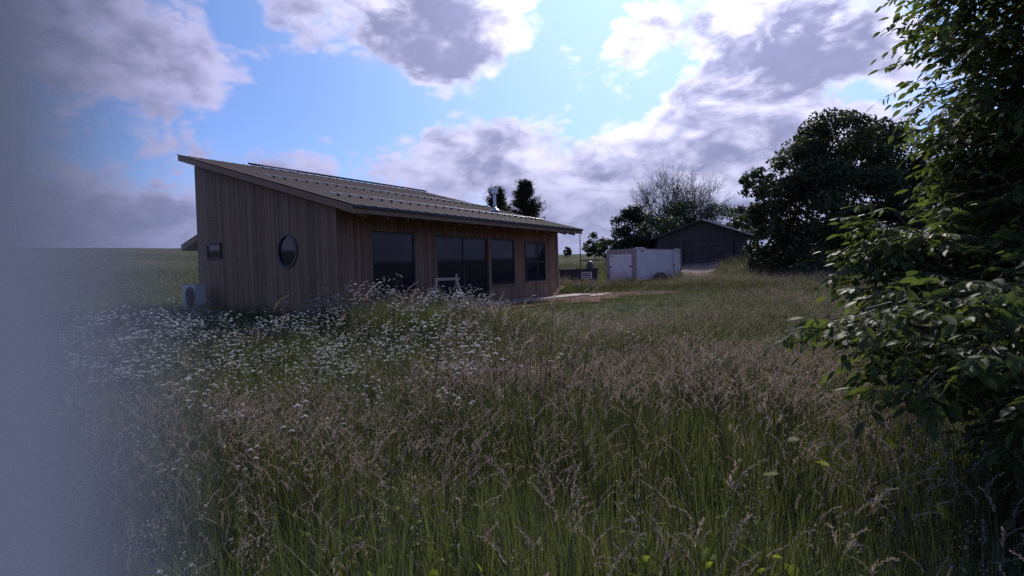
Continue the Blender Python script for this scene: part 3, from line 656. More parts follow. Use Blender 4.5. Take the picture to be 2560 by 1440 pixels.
# conifers behind the house
def conifer(px, top, depth, wpx, label, seed):
    rg = random.Random(seed); B = gpt(px, depth); h = at(px, top, depth).z-B.z; k = depth/FPX
    T = thing('conifer_tree', label, 'tree', B, 0, 'conifers behind the house')
    tr = MB().tube([(0, 0, -.2), (.1, 0, h*.5), (0, 0, h)], [.22, .13, .02], 8); 
    Cs, Ns = [], []
    vis = wpx*k
    z = h*.25
    while z < h*.985:
        f = (h-z)/h; Rr = min(vis*1.15, vis*(.16+2.6*f))*(.8+.4*rg.random())
        nb = rg.randint(4, 6)
        for q in range(nb):
            a = rg.random()*6.283; Lb = Rr*(.65+.5*rg.random()); e = Vector((math.cos(a)*Lb, math.sin(a)*Lb, Lb*(.35+.3*rg.random())))
            tr.tube([(0, 0, z), (e.x*.5, e.y*.5, z+e.z*.35), (e.x, e.y, z+e.z)], [.045, .03, .008], 4)
            for s in range(12):
                t_ = .25+.75*(s/11); c = np.array([e.x*t_, e.y*t_, z+e.z*(t_**1.4)]); n_ = int(16+10*(1-t_))
                Cs.append(c+rng.normal(size=(n_, 3))*np.array([.22, .22, .16])*(.6+vis*.25)); Ns.append(np.tile([e.x*.3, e.y*.3, .7], (n_, 1)))
        z += h*.035
    V, F = leaf_cloud(np.concatenate(Cs), np.concatenate(Ns), .26, .8, .22)
    link('crown', np_mesh('crown', V, F, 'conifer'), T); tr.build('trunk', 'bark', T)
conifer(1319, 452, 50, 36, 'taller dark conifer with a pointed top behind the house roof', 3)
conifer(1248, 468, 52, 34, 'shorter dark conifer behind the chimney pipe of the house', 4)
# the bare tree
def bare_tree(px, depth, top, halfw, label):
    rg = random.Random(12); B = gpt(px, depth); h = at(px, top, depth).z-B.z; T = thing('bare_tree', label, 'tree', B); trunk = MB(); limbs = MB(); tw = MB()
    trunk.tube([(0, 0, -.3), (.1, 0, h*.12), (0, .1, h*.24)], [.48, .36, .32], 10)
    def grow(p, d, ln, r, lev):
        pts = [p]; rads = [r]; q = p.copy(); dd = d.copy(); n_ = 4
        for i in range(n_):
            dd = (dd+Vector((rg.gauss(0, .10), rg.gauss(0, .10), rg.gauss(.035, .07)))).normalized(); q = q+dd*ln/n_; pts.append(q.copy()); rads.append(r*(1-.55*(i+1)/n_))
        (limbs if lev < 3 else tw).tube(pts, rads, 6 if lev < 2 else (4 if lev < 4 else 3), False)
        if lev >= 5: return
        nc = [0, 5, 5, 4, 2][lev] if lev else 0
        for c in range(nc):
            t_ = .3+.7*(c+.6*rg.random())/nc; i = min(n_-1, int(t_*n_)); pb = pts[i].lerp(pts[i+1], t_*n_-i); a = dd.orthogonal().normalized(); a.rotate(Matrix.Rotation(rg.random()*6.283, 3, dd)) if False else None
            side = Vector((rg.gauss(0, 1), rg.gauss(0, 1), rg.gauss(0, 1))); side = (side-dd*side.dot(dd)).normalized()
            nd = (dd*.78+side*(.55+.25*rg.random())).normalized(); grow(pb, nd, ln*(.52+.2*rg.random()), max(.019, rads[i]*.55), lev+1)
        grow(pts[-1], dd, ln*.62, max(.014, rads[-1]*.9), lev+1)
    for k in range(11):
        a = k*2.4+rg.random()*.6; tilt = .25+.95*((k % 4)/3.)+.1*rg.random()
        d = Vector((math.cos(a)*math.sin(tilt), math.sin(a)*math.sin(tilt), math.cos(tilt)))
        grow(Vector((0, .05, h*(.14+.10*rg.random()))), d, h*(.42-.06*tilt+.04*rg.random()), .17, 1)
    trunk.build('trunk', 'deadbark', T, smooth=True); limbs.build('limbs', 'deadbark', T); o = tw.build('twigs', 'deadbark', T); o['kind'] = 'stuff'
bare_tree(1688, 68, 432, 105, 'leafless grey tree with a wide fan of bare branches behind the garage')

# ------------------------------------------------------------------ leafy ash tree close by on the right
def ash_tree():
    rg = random.Random(5); nrg = np.random.default_rng(5)
    base = Vector((5.6, 5.6, ground(5.6, 5.6)))
    T = thing('ash_tree', 'leafy green ash tree with pinnate leaves overhanging the meadow edge', 'tree', base)
    lobes = [((3.25, 4.5, .95), (.5, .5, .5), 80), ((4.6, 4.75, 1.95), (.95, .8, .85), 190), ((5.1, 4.75, 2.9), (1.5, 1.5, 2.5), 620), ((4.35, 4.5, 1.0), (.9, .9, .95), 260), ((3.5, 4.0, .55), (.75, .7, .55), 110), ((2.48, 3.2, .50), (.72, .6, .36), 60), ((2.35, 2.75, .30), (.50, .45, .30), 30), ((3.7, 3.5, 0), (.75, .65, .75), 200), ((4.3, 4.6, 3.4), (.75, .8, .9), 130), ((3.05, 2.75, -.25), (.55, .5, .55), 110), ((5.0, 4.6, 1.4), (1.1, 1.0, 1.2), 260)]
    spine = [(base+Vector((0, 0, -.2)), .13), (base+Vector((-.1, -.1, 1.0)), .11), (base+Vector((-.2, -.3, 2.2)), .09), (base+Vector((-.35, -.5, 3.6)), .06), (base+Vector((-.5, -.7, 5.0)), .02)]
    tr = MB().tube([p-base for p, r in spine], [r for p, r in spine], 9); br = MB(); tw = MB()
    def spine_pt(z):
        for (a, ra), (b_, rb) in zip(spine, spine[1:]):
            if a.z <= z <= b_.z: t_ = (z-a.z)/(b_.z-a.z); return a.lerp(b_, t_)
        return spine[0][0] if z < spine[0][0].z else spine[-1][0]
    leaves = []
    for (c, r_, cnt) in lobes:
        c = Vector(c); s = spine_pt(max(base.z+.7, c.z-.5)); mid = s.lerp(c, .5)+Vector((0, 0, .12))
        limb = [s, mid, c, c+(c-s).normalized()*min(r_)*.7]
        br.tube([p-base for p in limb], [.05, .032, .018, .006], 6)
        for q in range(cnt):
            v = Vector(rand_unit(1)[0]); f = rg.random()**.38; e = c+Vector((v.x*r_[0], v.y*r_[1], v.z*r_[2]))*f
            t_ = rg.random(); a = (s.lerp(mid, t_) if rg.random() < .25 else mid.lerp(c, t_)); a = a.lerp(e, .35)
            if (e-a).length > .75: a = e+(a-e).normalized()*.75
            sag = Vector((0, 0, .06)); m_ = a.lerp(e, .55)+sag
            tw.tube([a-base, m_-base, e-base], [.007, .005, .002], 4, False)
            ax_ = (e-m_).normalized()
            for k in range(rg.randint(3, 5)):
                t_ = k/4; p_ = m_.lerp(e, t_); side = ax_.cross(Vector((0, 0, 1))); side = side.normalized() if side.length > .01 else Vector((1, 0, 0))
                d = (ax_*(.5+.4*t_)+side*(1 if k % 2 else -1)*(.9-.5*t_)+Vector((rg.gauss(0, .2), rg.gauss(0, .2), rg.gauss(-.10, .22)))).normalized()
                leaves.append((p_, d))
    # leaflets
    LF = []
    for p_, d in leaves:
        ln = .17+.09*rg.random(); e = p_+d*ln+Vector((0, 0, -.05)); tw.tube([p_-base, e-base], [.0018, .001], 3, False)
        side = d.cross(Vector((0, 0, 1))); side = side.normalized() if side.length > .01 else Vector((1, 0, 0)); nrm = (side.cross(d).normalized()+Vector((rg.gauss(0, .45), rg.gauss(0, .45), rg.gauss(0, .3)))).normalized()
        npair = rg.randint(2, 3)
        for i in range(npair):
            t_ = .3+.6*i/npair; q = p_.lerp(e, t_)
            for s in (-1, 1): LF.append((q, (side*s*.85+d*.55+Vector((rg.gauss(0, .2), rg.gauss(0, .2), -.42+rg.gauss(0, .3)))).normalized(), nrm, (.060+.050*rg.random())))
        LF.append((e, (d+Vector((0, 0, -.35))).normalized(), nrm, .075+.05*rg.random()))
    prof = [(0, .0), (.25, .20), (.55, .21), (.82, .10), (1, 0)]
    def leaf_geo(s=1.):
        V = []; F = []
        for i, (t_, w_) in enumerate(prof): V += [(t_*s, 0, -.12*t_*t_*s), (t_*s, w_*s, -.12*t_*t_*s+.05*s*(w_ > 0)), (t_*s, -w_*s, -.12*t_*t_*s+.05*s*(w_ > 0))]
        for i in range(len(prof)-1):
            a = 3*i; F += [(a, a+3, a+4, a+1), (a, a+2, a+5, a+3)]
        return V, F
    V0, F0_ = leaf_geo(); V0 = np.array(V0); F0_ = np.array(F0_)
    me = np_mesh('leaf', V0, F0_, 'ash')
    def basis(q, d, n_, ln):
        side = n_.cross(d); side = side.normalized() if side.length > .01 else d.orthogonal(); n2_ = d.cross(side)
        return Matrix(((d.x*ln, side.x*ln, n2_.x*ln, q.x-base.x), (d.y*ln, side.y*ln, n2_.y*ln, q.y-base.y), (d.z*ln, side.z*ln, n2_.z*ln, q.z-base.z), (0, 0, 0, 1)))
    LF.sort(key=lambda l: l[0].x**2+l[0].y**2+(l[0].z-ZC)**2)
    for q, d, n_, ln in LF[:300]:
        o = link('leaf', me, T); o.matrix_basis = basis(q, d, n_, ln)
    rest = LF[300:]; Ms = np.array([np.array(basis(*l)) for l in rest]); Vh = np.c_[V0, np.ones(len(V0))]
    V = np.einsum('nij,kj->nki', Ms, Vh)[:, :, :3].reshape(-1, 3); F = (F0_[None]+(np.arange(len(rest))*len(V0))[:, None, None]).reshape(-1, 4)
    o = link('crown', np_mesh('crown', V, F, 'ash'), T); o['kind'] = 'stuff'
    tr.build('trunk', 'bark', T, smooth=True); br.build('limbs', 'bark', T, smooth=True); o = tw.build('twigs', 'twig', T); o['kind'] = 'stuff'
    print('ash leaflets', len(LF))
ash_tree()

# ------------------------------------------------------------------ meadow
def blocked(x, y):
    lx, ly = hl(x, y)
    if -.6 < lx < 15.7 and -.3 < ly < 12.2: return True
    if -.4 < lx < 17.6:
        edge = -2.0-.5*math.sin(lx*.9)-.35*math.sin(lx*2.3+1)-.9*sst(lx, 6, 14)
        if edge < ly <= 1: return rng.random() > .22
    if abs(x-gc.x) < 5 and y > gc.y-1.2 and y < gc.y+10: return True
    if 37.8 < y < 52.5 and abs(x-(12.6+(y-38)*.43)) < 1.6+.9*sst(y, 42, 51): return True
    if (x-dm.location.x)**2+(y-dm.location.y)**2 < 1.2: return True
    px_, py_ = x-TR.location.x, y-TR.location.y; c_, s_ = math.cos(R(-47)), math.sin(R(-47)); u, v = px_*c_+py_*s_, -px_*s_+py_*c_
    if -2.3 < u < .02 and .0 < v < 5.4: return True
    if -.25 < x < .1 and -.1 < y < .35: return True
    return False
def blade_strip(b, p, lean, h, w, az, bend, seg=4):
    c, s_ = math.cos(az), math.sin(az); o = len(b.v)
    for i in range(seg+1):
        t_ = i/seg; off = lean*t_+bend*t_*t_; z = h*(t_-.18*abs(bend+lean)*t_*t_); ww = w*(1-t_**2.2)*.5+.0003
        px_, py_ = p[0]+off*math.cos(az+1.57)*h, p[1]+off*math.sin(az+1.57)*h
        b.v += [(px_-c*ww, py_-s_*ww, z), (px_+c*ww, py_+s_*ww, z)]
    for i in range(seg): b.f.append((o+2*i, o+2*i+1, o+2*i+3, o+2*i+2))
def tuft(kind, seed):
    rg = random.Random(seed); b = MB(); hd = MB(); st = MB()
    if kind == 'green':
        for k in range(15): blade_strip(b, (rg.gauss(0, .05), rg.gauss(0, .05)), rg.gauss(0, .12), rg.uniform(.32, .66), rg.uniform(.004, .009), rg.random()*6.283, rg.gauss(.12, .22))
    elif kind == 'seed':
        for k in range(5):
            x, y = rg.gauss(0, .07), rg.gauss(0, .07); h = rg.uniform(.50, .78); a = rg.gauss(0, .7); ln = rg.uniform(.05, .2)
            P = [Vector((x+math.cos(a)*ln*t_**2*h, y+math.sin(a)*ln*t_**2*h, h*t_)) for t_ in (0, .35, .7, 1)]
            st.tube(P, [.0017, .0015, .0012, .0009], 3, False)
            d = (P[-1]-P[-2]).normalized(); q = P[-1].copy(); hl_ = rg.uniform(.09, .17); nsp = 20; dr = Vector((math.cos(a), math.sin(a), -.3))
            for i in range(nsp):
                t_ = i/nsp; d = (d+dr*.055).normalized(); q = q+d*hl_/nsp; s_ = Vector((rg.gauss(0, 1), rg.gauss(0, 1), rg.gauss(0, .4))); s_ = (s_-d*s_.dot(d)).normalized()
                L1 = rg.uniform(.014, .030)*(1-.5*t_); tip = q+(d*.9+s_*.45).normalized()*L1; w_ = d.cross(s_).normalized()*.0016
                mid = q.lerp(tip, .5); hd.add([q, mid+w_, tip, mid-w_], [(0, 1, 2, 3)]); w2 = s_*.0016; hd.add([q, mid+w2, tip, mid-w2], [(0, 1, 2, 3)])
        for k in range(4): blade_strip(b, (rg.gauss(0, .06), rg.gauss(0, .06)), rg.gauss(0, .12), rg.uniform(.3, .6), rg.uniform(.003, .006), rg.random()*6.283, rg.gauss(.15, .2))
    elif kind == 'weed':
        h = rg.uniform(.5, .85); top = Vector((rg.gauss(0, .05), rg.gauss(0, .05), h)); st.tube([(0, 0, 0), top*.55+Vector((rg.gauss(0, .02), rg.gauss(0, .02), 0)), top], [.003, .0025, .001], 4, False)
        for k in range(34):
            t_ = .12+.88*k/33; a = k*2.4+rg.gauss(0, .3); p_ = top*t_; l_ = rg.uniform(.045, .09)*(1.15-.75*t_); d = Vector((math.cos(a), math.sin(a), rg.uniform(.0, .8))).normalized(); s_ = d.cross(Vector((0, 0, 1))).normalized()*l_*.17
            b.add([p_, p_+d*l_*.45+s_, p_+d*l_+Vector((0, 0, -l_*.25)), p_+d*l_*.45-s_], [(0, 1, 2, 3)])
        for k in range(26):
            p_ = top*rg.uniform(.82, 1.03)+Vector((rg.gauss(0, .02), rg.gauss(0, .02), 0)); d = Vector((rg.gauss(0, 1), rg.gauss(0, 1), .8)).normalized()*rg.uniform(.006, .014); s_ = d.orthogonal().normalized()*.003; hd.add([p_, p_+d*.5+s_, p_+d, p_+d*.5-s_], [(0, 1, 2, 3)])
    o_v = b.v+hd.v+st.v; o_f = b.f+[tuple(i+len(b.v) for i in f) for f in hd.f]+[tuple(i+len(b.v)+len(hd.v) for i in f) for f in st.f]
    me = bpy.data.meshes.new(kind+'_tuft'); me.from_pydata(o_v, [], o_f); me.update()
    for m_ in ('blade', 'dry', 'stalk'): me.materials.append(M[m_])
    me.polygons.foreach_set('material_index', [0]*len(b.f)+[1]*len(hd.f)+[2]*len(st.f))
    return me
def umbel(b, c, r_, rg):
    c = Vector(c)
    for k in range(9):
        a = k*2.4; rr = r_*math.sqrt((k+.3)/9); p_ = c+Vector((math.cos(a)*rr, math.sin(a)*rr, r_*.45-(rr/r_)**2*r_*.75)); s_ = r_*.30; ph = rg.random()*3
        o = len(b.v); b.v += [tuple(p_+Vector((0, 0, s_*.35)))]+[tuple(p_+Vector((math.cos(ph+j*1.257)*s_, math.sin(ph+j*1.257)*s_, -s_*.1))) for j in range(5)]
        b.f += [(o, o+1+j, o+1+(j+1) % 5) for j in range(5)]
def flower_geo(seed):
    rg = random.Random(seed); st = MB(); h = rg.uniform(.72, .98); heads = []
    lean = Vector((rg.gauss(.03, .05), rg.gauss(0, .05), 0)); P = [Vector((0, 0, 0)), lean*.4+Vector((0, 0, h*.5)), lean+Vector((0, 0, h*.8))]
    st.tube(P, [.0028, .0024, .0018], 4, False)
    for k in range(rg.randint(4, 7)):
        a = rg.random()*6.283; e = P[2]+Vector((math.cos(a)*rg.uniform(.03, .15), math.sin(a)*rg.uniform(.03, .15), h*rg.uniform(-.02, .26))); heads.append(e)
        st.tube([P[1].lerp(P[2], rg.uniform(.4, 1)), P[2].lerp(e, .5)+Vector((0, 0, .01)), e], [.0015, .0013, .001], 3, False)
    for k in range(8): 
        t_ = rg.uniform(.08, .75); p_ = P[0].lerp(P[2], t_); a = rg.random()*6.283; d = Vector((math.cos(a), math.sin(a), .5)).normalized(); l_ = rg.uniform(.05, .11); s_ = d.cross(Vector((0, 0, 1))).normalized()*.009
        st.add([p_, p_+d*l_*.5+s_, p_+d*l_, p_+d*l_*.5-s_], [(0, 1, 2, 3)])
    return st, heads
lib = bpy.data.collections.new('meadow_library')
def lib_col(name, meshes):
    c = bpy.data.collections.new(name)
    for i, me in enumerate(meshes):
        o = bpy.data.objects.new('%s_%02d' % (name, i), me); c.objects.link(o)
    return c
def scatter(name, label, cat, col, pts, nvar):
    n = len(pts); me = bpy.data.meshes.new(name); P = np.array([p[:3] for p in pts], np.float32)
    me.vertices.add(n); me.vertices.foreach_set('co', P.ravel())
    a = me.attributes.new('rot', 'FLOAT_VECTOR', 'POINT'); a.data.foreach_set('vector', np.array([p[3] for p in pts], np.float32).ravel())
    a = me.attributes.new('scl', 'FLOAT', 'POINT'); a.data.foreach_set('value', np.array([p[4] for p in pts], np.float32))
    a = me.attributes.new('idx', 'INT', 'POINT'); a.data.foreach_set('value', rng.integers(0, nvar, n).astype(np.int32))
    o = link(name, me); tag(o, label, cat, None, 'stuff')
    ng = bpy.data.node_groups.new(name, 'GeometryNodeTree'); ng.interface.new_socket('Geometry', in_out='INPUT', socket_type='NodeSocketGeometry'); ng.interface.new_socket('Geometry', in_out='OUTPUT', socket_type='NodeSocketGeometry')
    gi = ng.nodes.new('NodeGroupInput'); go = ng.nodes.new('NodeGroupOutput'); ci = ng.nodes.new('GeometryNodeCollectionInfo'); ci.inputs[0].default_value = col; ci.inputs['Separate Children'].default_value = True; ci.inputs['Reset Children'].default_value = True
    mp = ng.nodes.new('GeometryNodeMeshToPoints'); ip = ng.nodes.new('GeometryNodeInstanceOnPoints'); ip.inputs['Pick Instance'].default_value = True
    def na(nm, ty):
        q = ng.nodes.new('GeometryNodeInputNamedAttribute'); q.data_type = ty; q.inputs[0].default_value = nm
        return [s for s in q.outputs if s.enabled][0]
    er = ng.nodes.new('FunctionNodeEulerToRotation')
    ng.links.new(na('rot', 'FLOAT_VECTOR'), er.inputs[0]); ng.links.new(er.outputs[0], ip.inputs['Rotation']); ng.links.new(na('scl', 'FLOAT'), ip.inputs['Scale']); ng.links.new(na('idx', 'INT'), ip.inputs['Instance Index'])
    ng.links.new(gi.outputs[0], mp.inputs[0]); ng.links.new(mp.outputs[0], ip.inputs['Points']); ng.links.new(ci.outputs[0], ip.inputs['Instance']); ng.links.new(ip.outputs[0], go.inputs[0])
    md = o.modifiers.new('scatter', 'NODES'); md.node_group = ng
    return o
def field_noise(x, y, f=.35, ph=0.): return .5+.5*math.sin(x*f*2.1+ph+1.7*math.sin(y*f*1.3+ph))*math.sin(y*f*1.7-ph*2+1.3*math.sin(x*f*.9))
def lowness(x, y):                              # shorter growth on the disturbed ground before the porch
    lx, ly = hl(x, y); return 1-.54*sst(lx, -.2, 2.5)*sst(-lx, -19, -16)*sst(ly, -9, -5.2)*sst(-ly, -1.5, .5)
def pts_zone(r0, r1, dens, a0=-52, a1=54, keep=None, scl=(.8, 1.2), rotspread=3.14, tilt=.12):
    out = []; area = .5*(r1*r1-r0*r0)*R(a1-a0); n = int(area*dens)
    rr = np.sqrt(rng.random(n)*(r1*r1-r0*r0)+r0*r0); aa = np.radians(a0+rng.random(n)*(a1-a0)); q = rng.random((n, 3)); nn = rng.normal(size=(n, 2))
    for i in range(n):
        x, y = rr[i]*math.sin(aa[i]), rr[i]*math.cos(aa[i])
        if blocked(x, y): continue
        if keep and q[i, 0] > keep(x, y): continue
        out.append((x, y, ground(x, y)-.01, (nn[i, 0]*tilt, nn[i, 1]*tilt, (q[i, 1]*2-1)*rotspread), (scl[0]+q[i, 2]*(scl[1]-scl[0]))*(.74+.5*field_noise(x, y, .55, 3.))*lowness(x, y)))
    return out
green = lib_col('green_grass', [tuft('green', i) for i in range(8)]); seed = lib_col('seed_grass', [tuft('seed', 50+i) for i in range(8)])
gp_ = pts_zone(.9, 3.2, 150, scl=(.75, 1.15))+pts_zone(3.2, 7, 85, scl=(.7, 1.05))+pts_zone(7, 14, 46, scl=(.72, 1.1))+pts_zone(14, 26, 20, scl=(.72, 1.05))+pts_zone(26, 60, 5, scl=(.9, 1.5))
sp = pts_zone(1.6, 3.4, 11, keep=lambda x, y: .15+.85*field_noise(x, y, .5), rotspread=2.3, tilt=.17)+pts_zone(3.4, 7, 50, keep=lambda x, y: .35+.65*field_noise(x, y, .45, 2), rotspread=2.3, tilt=.17)+pts_zone(7, 14, 75, keep=lambda x, y: (.3 if x < -1.2 else 1)*(.45+.55*field_noise(x, y, .3, 1)), rotspread=2.3, tilt=.17, scl=(.65, .95))+pts_zone(14, 34, 30, a0=2, keep=lambda x, y: .5+.5*field_noise(x, y, .15), rotspread=2.3, tilt=.17, scl=(.62, 1.02))+pts_zone(34, 60, 4, rotspread=2.3, tilt=.17, scl=(.9, 1.4))
for px, py, dpt in ((1375, 690, 5.), (1395, 665, 5.4), (1350, 700, 4.6), (1410, 700, 6), (1360, 720, 5.6), (975, 700, 5.5), (1220, 690, 6), (1090, 700, 5.2), (1240, 720, 5), (1520, 690, 6.5), (630, 730, 6.5), (860, 740, 6)):
    x = pdir(px, py).x/pdir(px, py).y*dpt; z = ground(x, dpt); hgt = at(px, py, dpt).z-z; sp.append((x, dpt, z, (0, 0, random.uniform(-.6, .6)), min(2.0, hgt/.72)))
for k in range(420):                            # rank growth left uncut round the trailer
    if k % 3: u, v = random.uniform(.12, 1.3), random.uniform(.6, 5.6)
    else: u, v = random.uniform(-1.5, .6), random.uniform(-1.1, -.15)
    c_, s_ = math.cos(R(-47)), math.sin(R(-47)); x, y = TR.location.x+u*c_-v*s_, TR.location.y+u*s_+v*c_
    (sp if k % 2 else gp_).append((x, y, ground(x, y)-.01, (random.gauss(0, .15), random.gauss(0, .15), random.uniform(-3, 3)), random.uniform(.75, 1.25)))
scatter('meadow_grass', 'dense green grass blades covering the meadow', 'grass', green, gp_, 8)
scatter('seed_head_grass', 'tall meadow grass with purplish tan seed heads', 'grass', seed, sp, 8)

weed = lib_col('weeds', [tuft('weed', 90+i) for i in range(6)])
wp_ = pts_zone(1.8, 5, 9, keep=lambda x, y: .15+.85*field_noise(x, y, .8, 5))+pts_zone(5, 14, 12, keep=lambda x, y: .2+.8*field_noise(x, y, .6, 4))+pts_zone(14, 30, 4, a0=0, keep=lambda x, y: .3+.7*field_noise(x, y, .3, 4), scl=(.8, 1.2))
scatter('meadow_weeds', 'scattered leafy upright weeds mixed through the meadow', 'weeds', weed, wp_, 6)
# white wildflowers: single plants where they show largest, the rest as one mass
protos = []
for k in range(7):
    st, heads = flower_geo(200+k); sm = st.mesh('stem', 'flowerstem'); hm = []
    for e in heads:
        b = MB(); umbel(b, (0, 0, 0), random.uniform(.015, .025), random.Random(k)); hm.append((e, b.mesh('flower_head', 'petal')))
    protos.append((sm, hm, st, heads))
fl = []
def fkeep(x, y):
    u = x/y; w = sst(u, -.95, -.75)*(1-sst(u, -.14, .08)); return w*(.45+.55*field_noise(x, y, .7, 1))*(.15+.85*sst(y, 4.2, 7.5))
fl = pts_zone(4.2, 14.5, 21.0, a0=-46, a1=6, keep=fkeep, scl=(.75, 1.2), tilt=.08)+pts_zone(2.4, 6, .45, a0=-40, a1=20, scl=(.6, .8))+pts_zone(9.5, 14, 4.0, a0=-40, a1=-19, scl=(1.0, 1.3))+pts_zone(6, 12, .6, a0=0, a1=30, scl=(.8, 1))
fl.sort(key=lambda p_: (p_[0]**2+p_[1]**2))
NI = 240
for p_ in fl[:NI]:
    sm, hm, _, _ = protos[random.randrange(7)]
    T = thing('white_wildflower', 'white flat-topped wildflower on a thin branching stem among the meadow grass', 'wildflower', p_[:3], p_[3][2], 'white wildflowers in the meadow'); T.scale = (p_[4],)*3; T.rotation_euler = p_[3]
    link('stem', sm, T)
    for e, m_ in hm: link('flower_head', m_, T, e)
fmesh = []
for sm, hm, st, heads in protos:
    b = MB(); 
    for e in heads: umbel(b, e, random.uniform(.015, .026), random)
    me = bpy.data.meshes.new('wildflower_plant'); me.from_pydata(st.v+b.v, [], st.f+[tuple(i+len(st.v) for i in f) for f in b.f]); me.materials.append(M['flowerstem']); me.materials.append(M['petal']); me.polygons.foreach_set('material_index', [0]*len(st.f)+[1]*len(b.f)); me.update(); fmesh.append(me)
scatter('wildflower_drift', 'drift of white wildflowers in front of the cedar house', 'wildflowers', lib_col('flowers', fmesh), fl[NI:], 7)
print('flowers', len(fl), 'grass', len(gp_), 'seed', len(sp))

# broad-leaved plants low in the foreground
def heart_leaf(s):
    b = MB(); n = 12; b.v = [(0, 0, 0)]
    for k in range(n+1):
        a = -math.pi+2*math.pi*k/n; r_ = s*(.55+.28*math.cos(a)+.06*math.cos(3*a)+.05*math.sin(7*a)); b.v.append((r_*math.cos(a)+s*.35, r_*math.sin(a), .06*s*math.sin(2*a)-.15*s*(math.cos(a)*.5)))
    b.v[0] = (s*.3, 0, .04*s); b.f = [(0, k, k+1) for k in range(1, n+1)]; return b
def broad_plant(px, py, depth, label, n, s, seed):
    rg = random.Random(seed); P = at(px, py, depth); gz_ = ground(P.x, P.y); T = thing('broadleaf_plant', label, 'plant', (P.x, P.y, gz_)); h = P.z-gz_; me = heart_leaf(s).mesh('leaf', 'broad')
    st = MB()
    for k in range(n):
        a = k*2.4+rg.random(); rr = rg.uniform(.03, .17)+.02*k; e = Vector((math.cos(a)*rr, math.sin(a)*rr*.6, h*rg.uniform(.62, 1.0))); st.tube([(0, 0, 0), (e.x*.3, e.y*.3, e.z*.6), e], [.004, .003, .002], 5)
        o = link('leaf', me, T, e); o.rotation_euler = (rg.gauss(0, .5), rg.gauss(.45, .35), a); o.scale = (rg.uniform(.6, 1.1),)*3
    st.build('stem', 'flowerstem', T)
broad_plant(815, 1392, 2.0, 'yellow-green broad-leaved plant low in the grass below the white flowers', 8, .05, 1)
broad_plant(965, 1405, 1.95, 'broad-leaved plant with few leaves beside a clover patch', 5, .045, 2)
broad_plant(1170, 1392, 2.0, 'yellow-green broad-leaved plant with upright narrow grass around it', 8, .05, 3)
broad_plant(1800, 1300, 2.3, 'large spreading broad-leaved plant with bright yellow-green leaves near the ash tree', 16, .055, 4)
broad_plant(1640, 1245, 2.4, 'small broad-leaved plant between the pointed-leaf stems and the seed grass', 3, .05, 5)
broad_plant(2020, 1085, 2.9, 'bright broad-leaved plant just outside the ash tree shade', 4, .07, 6)
broad_plant(2265, 1110, 2.9, 'shaded broad-leaved plant under the lowest ash branch', 6, .07, 7)
def spiky_plant(px, py, depth, label, seed):
    rg = random.Random(seed); P = at(px, py, depth); gz_ = ground(P.x, P.y); T = thing('pointed_leaf_plant', label, 'plant', (P.x, P.y, gz_)); h = P.z-gz_
    MB().tube([(0, 0, 0), (.01, 0, h*.6), (.015, .01, h)], [.005, .004, .002], 6).build('stem', 'flowerstem', T)
    for k in range(18):
        a = k*2.4; z = h*(.45+.55*k/17); l_ = rg.uniform(.13, .19)*(1-.35*(k/17)); b = MB(); d = Vector((math.cos(a), math.sin(a), .45+.9*(k/17))).normalized(); s_ = d.cross(Vector((0, 0, 1))).normalized()
        pts = [Vector((.012*z/h, 0, z))+d*l_*t_+Vector((0, 0, -.25*l_*t_*t_)) for t_ in (0, .3, .65, 1)]; ws = (.004, .011, .008, .0005); 
        for p_, w_ in zip(pts, ws): b.v += [tuple(p_-s_*w_), tuple(p_+Vector((0, 0, -w_*.4))), tuple(p_+s_*w_)]
        for i in range(3): b.f += [(3*i, 3*i+1, 3*i+4, 3*i+3), (3*i+1, 3*i+2, 3*i+5, 3*i+4)]
        b.build('leaf', 'broad', T)
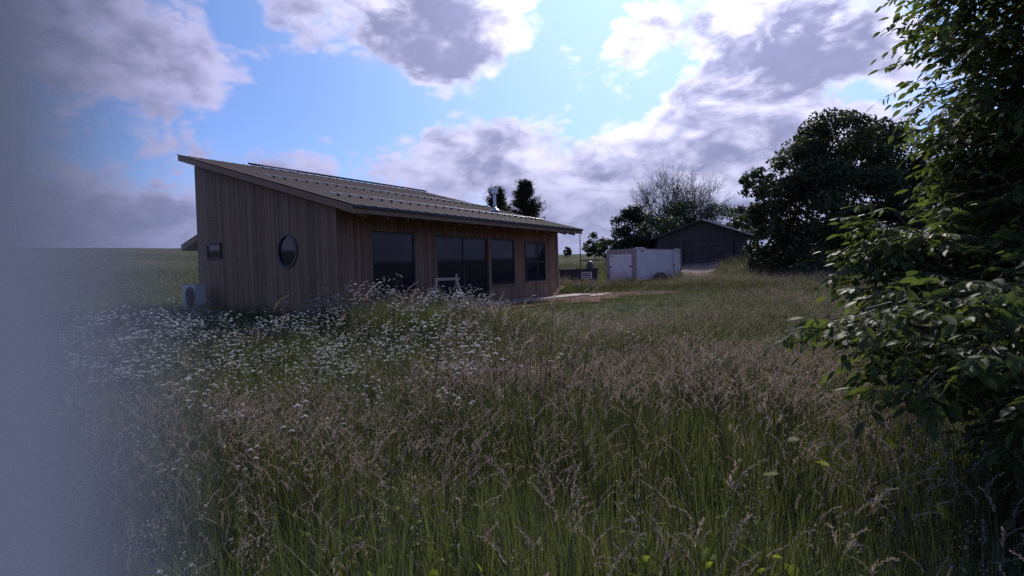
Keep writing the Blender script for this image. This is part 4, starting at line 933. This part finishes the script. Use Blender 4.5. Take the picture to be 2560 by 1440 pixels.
spiky_plant(1605, 1370, 1.95, 'stem with narrow pointed leaves farthest from the ash tree, near the small broad-leaved plant', 1)
spiky_plant(1760, 1385, 1.9, 'leafy stem with narrow pointed leaves beneath the spreading broad-leaved plant', 2)
spiky_plant(1890, 1400, 1.95, 'small stem of narrow pointed leaves nearest the ash shade', 3)
# clover blossoms
for k, (px, py, dp) in enumerate(((872, 1305, 2.2), (965, 1322, 2.2), (1040, 1212, 2.5), (1035, 1268, 2.35), (985, 1180, 2.6), (890, 1255, 2.4), (1095, 1300, 2.2), (760, 1240, 2.4), (1180, 1180, 2.7))):
    P = at(px, py, dp); gz_ = ground(P.x, P.y); T = thing('clover', 'purple-pink round clover blossom on a thin stalk in the grass', 'clover', (P.x, P.y, gz_), 0, 'clover blossoms in the foreground grass'); h = P.z-gz_
    MB().tube([(0, 0, 0), (.01, 0, h*.6), (0, 0, h)], [.002, .0018, .0015], 4).build('stalk', 'flowerstem', T)
    b = MB(); rg = random.Random(k)
    for q in range(40):
        v = Vector(rand_unit(1)[0]); v.z = abs(v.z)*.9-.2; s_ = v.orthogonal().normalized()*.0022; p_ = v*.004; e = v*.013; b.add([p_, (p_+e)/2+s_, e, (p_+e)/2-s_], [(0, 1, 2, 3)])
    b.build('blossom', 'clover', T, (0, 0, h))
    for q in range(3):
        a = q*2.1; o = heart_leaf(.018).build('leaf', 'broad', T, (0, 0, h*.8)); o.rotation_euler = (0, .2, a)

# ------------------------------------------------------------------ pale post right beside the lens, far out of focus
po = MB(); gz_ = ground(-.08, .06)
pe = Vector((-.0103, .0140, 0)); qa = math.atan2(pe.x, pe.y)-R(20); pa = Vector((math.sin(qa), math.cos(qa), 0))*.09; pb = Vector((-pa.y, pa.x, 0))
po.hexa([pe+q+Vector((0, 0, z)) for z in (-.3, 2.9) for q in (Vector((0, 0, 0)), pa, pa+pb, pb)])
PO = po.build('white_post', 'post', None, (0, 0, gz_))
tag(PO, 'pale blurred upright post at the near edge of the meadow, opposite the ash tree', 'post')
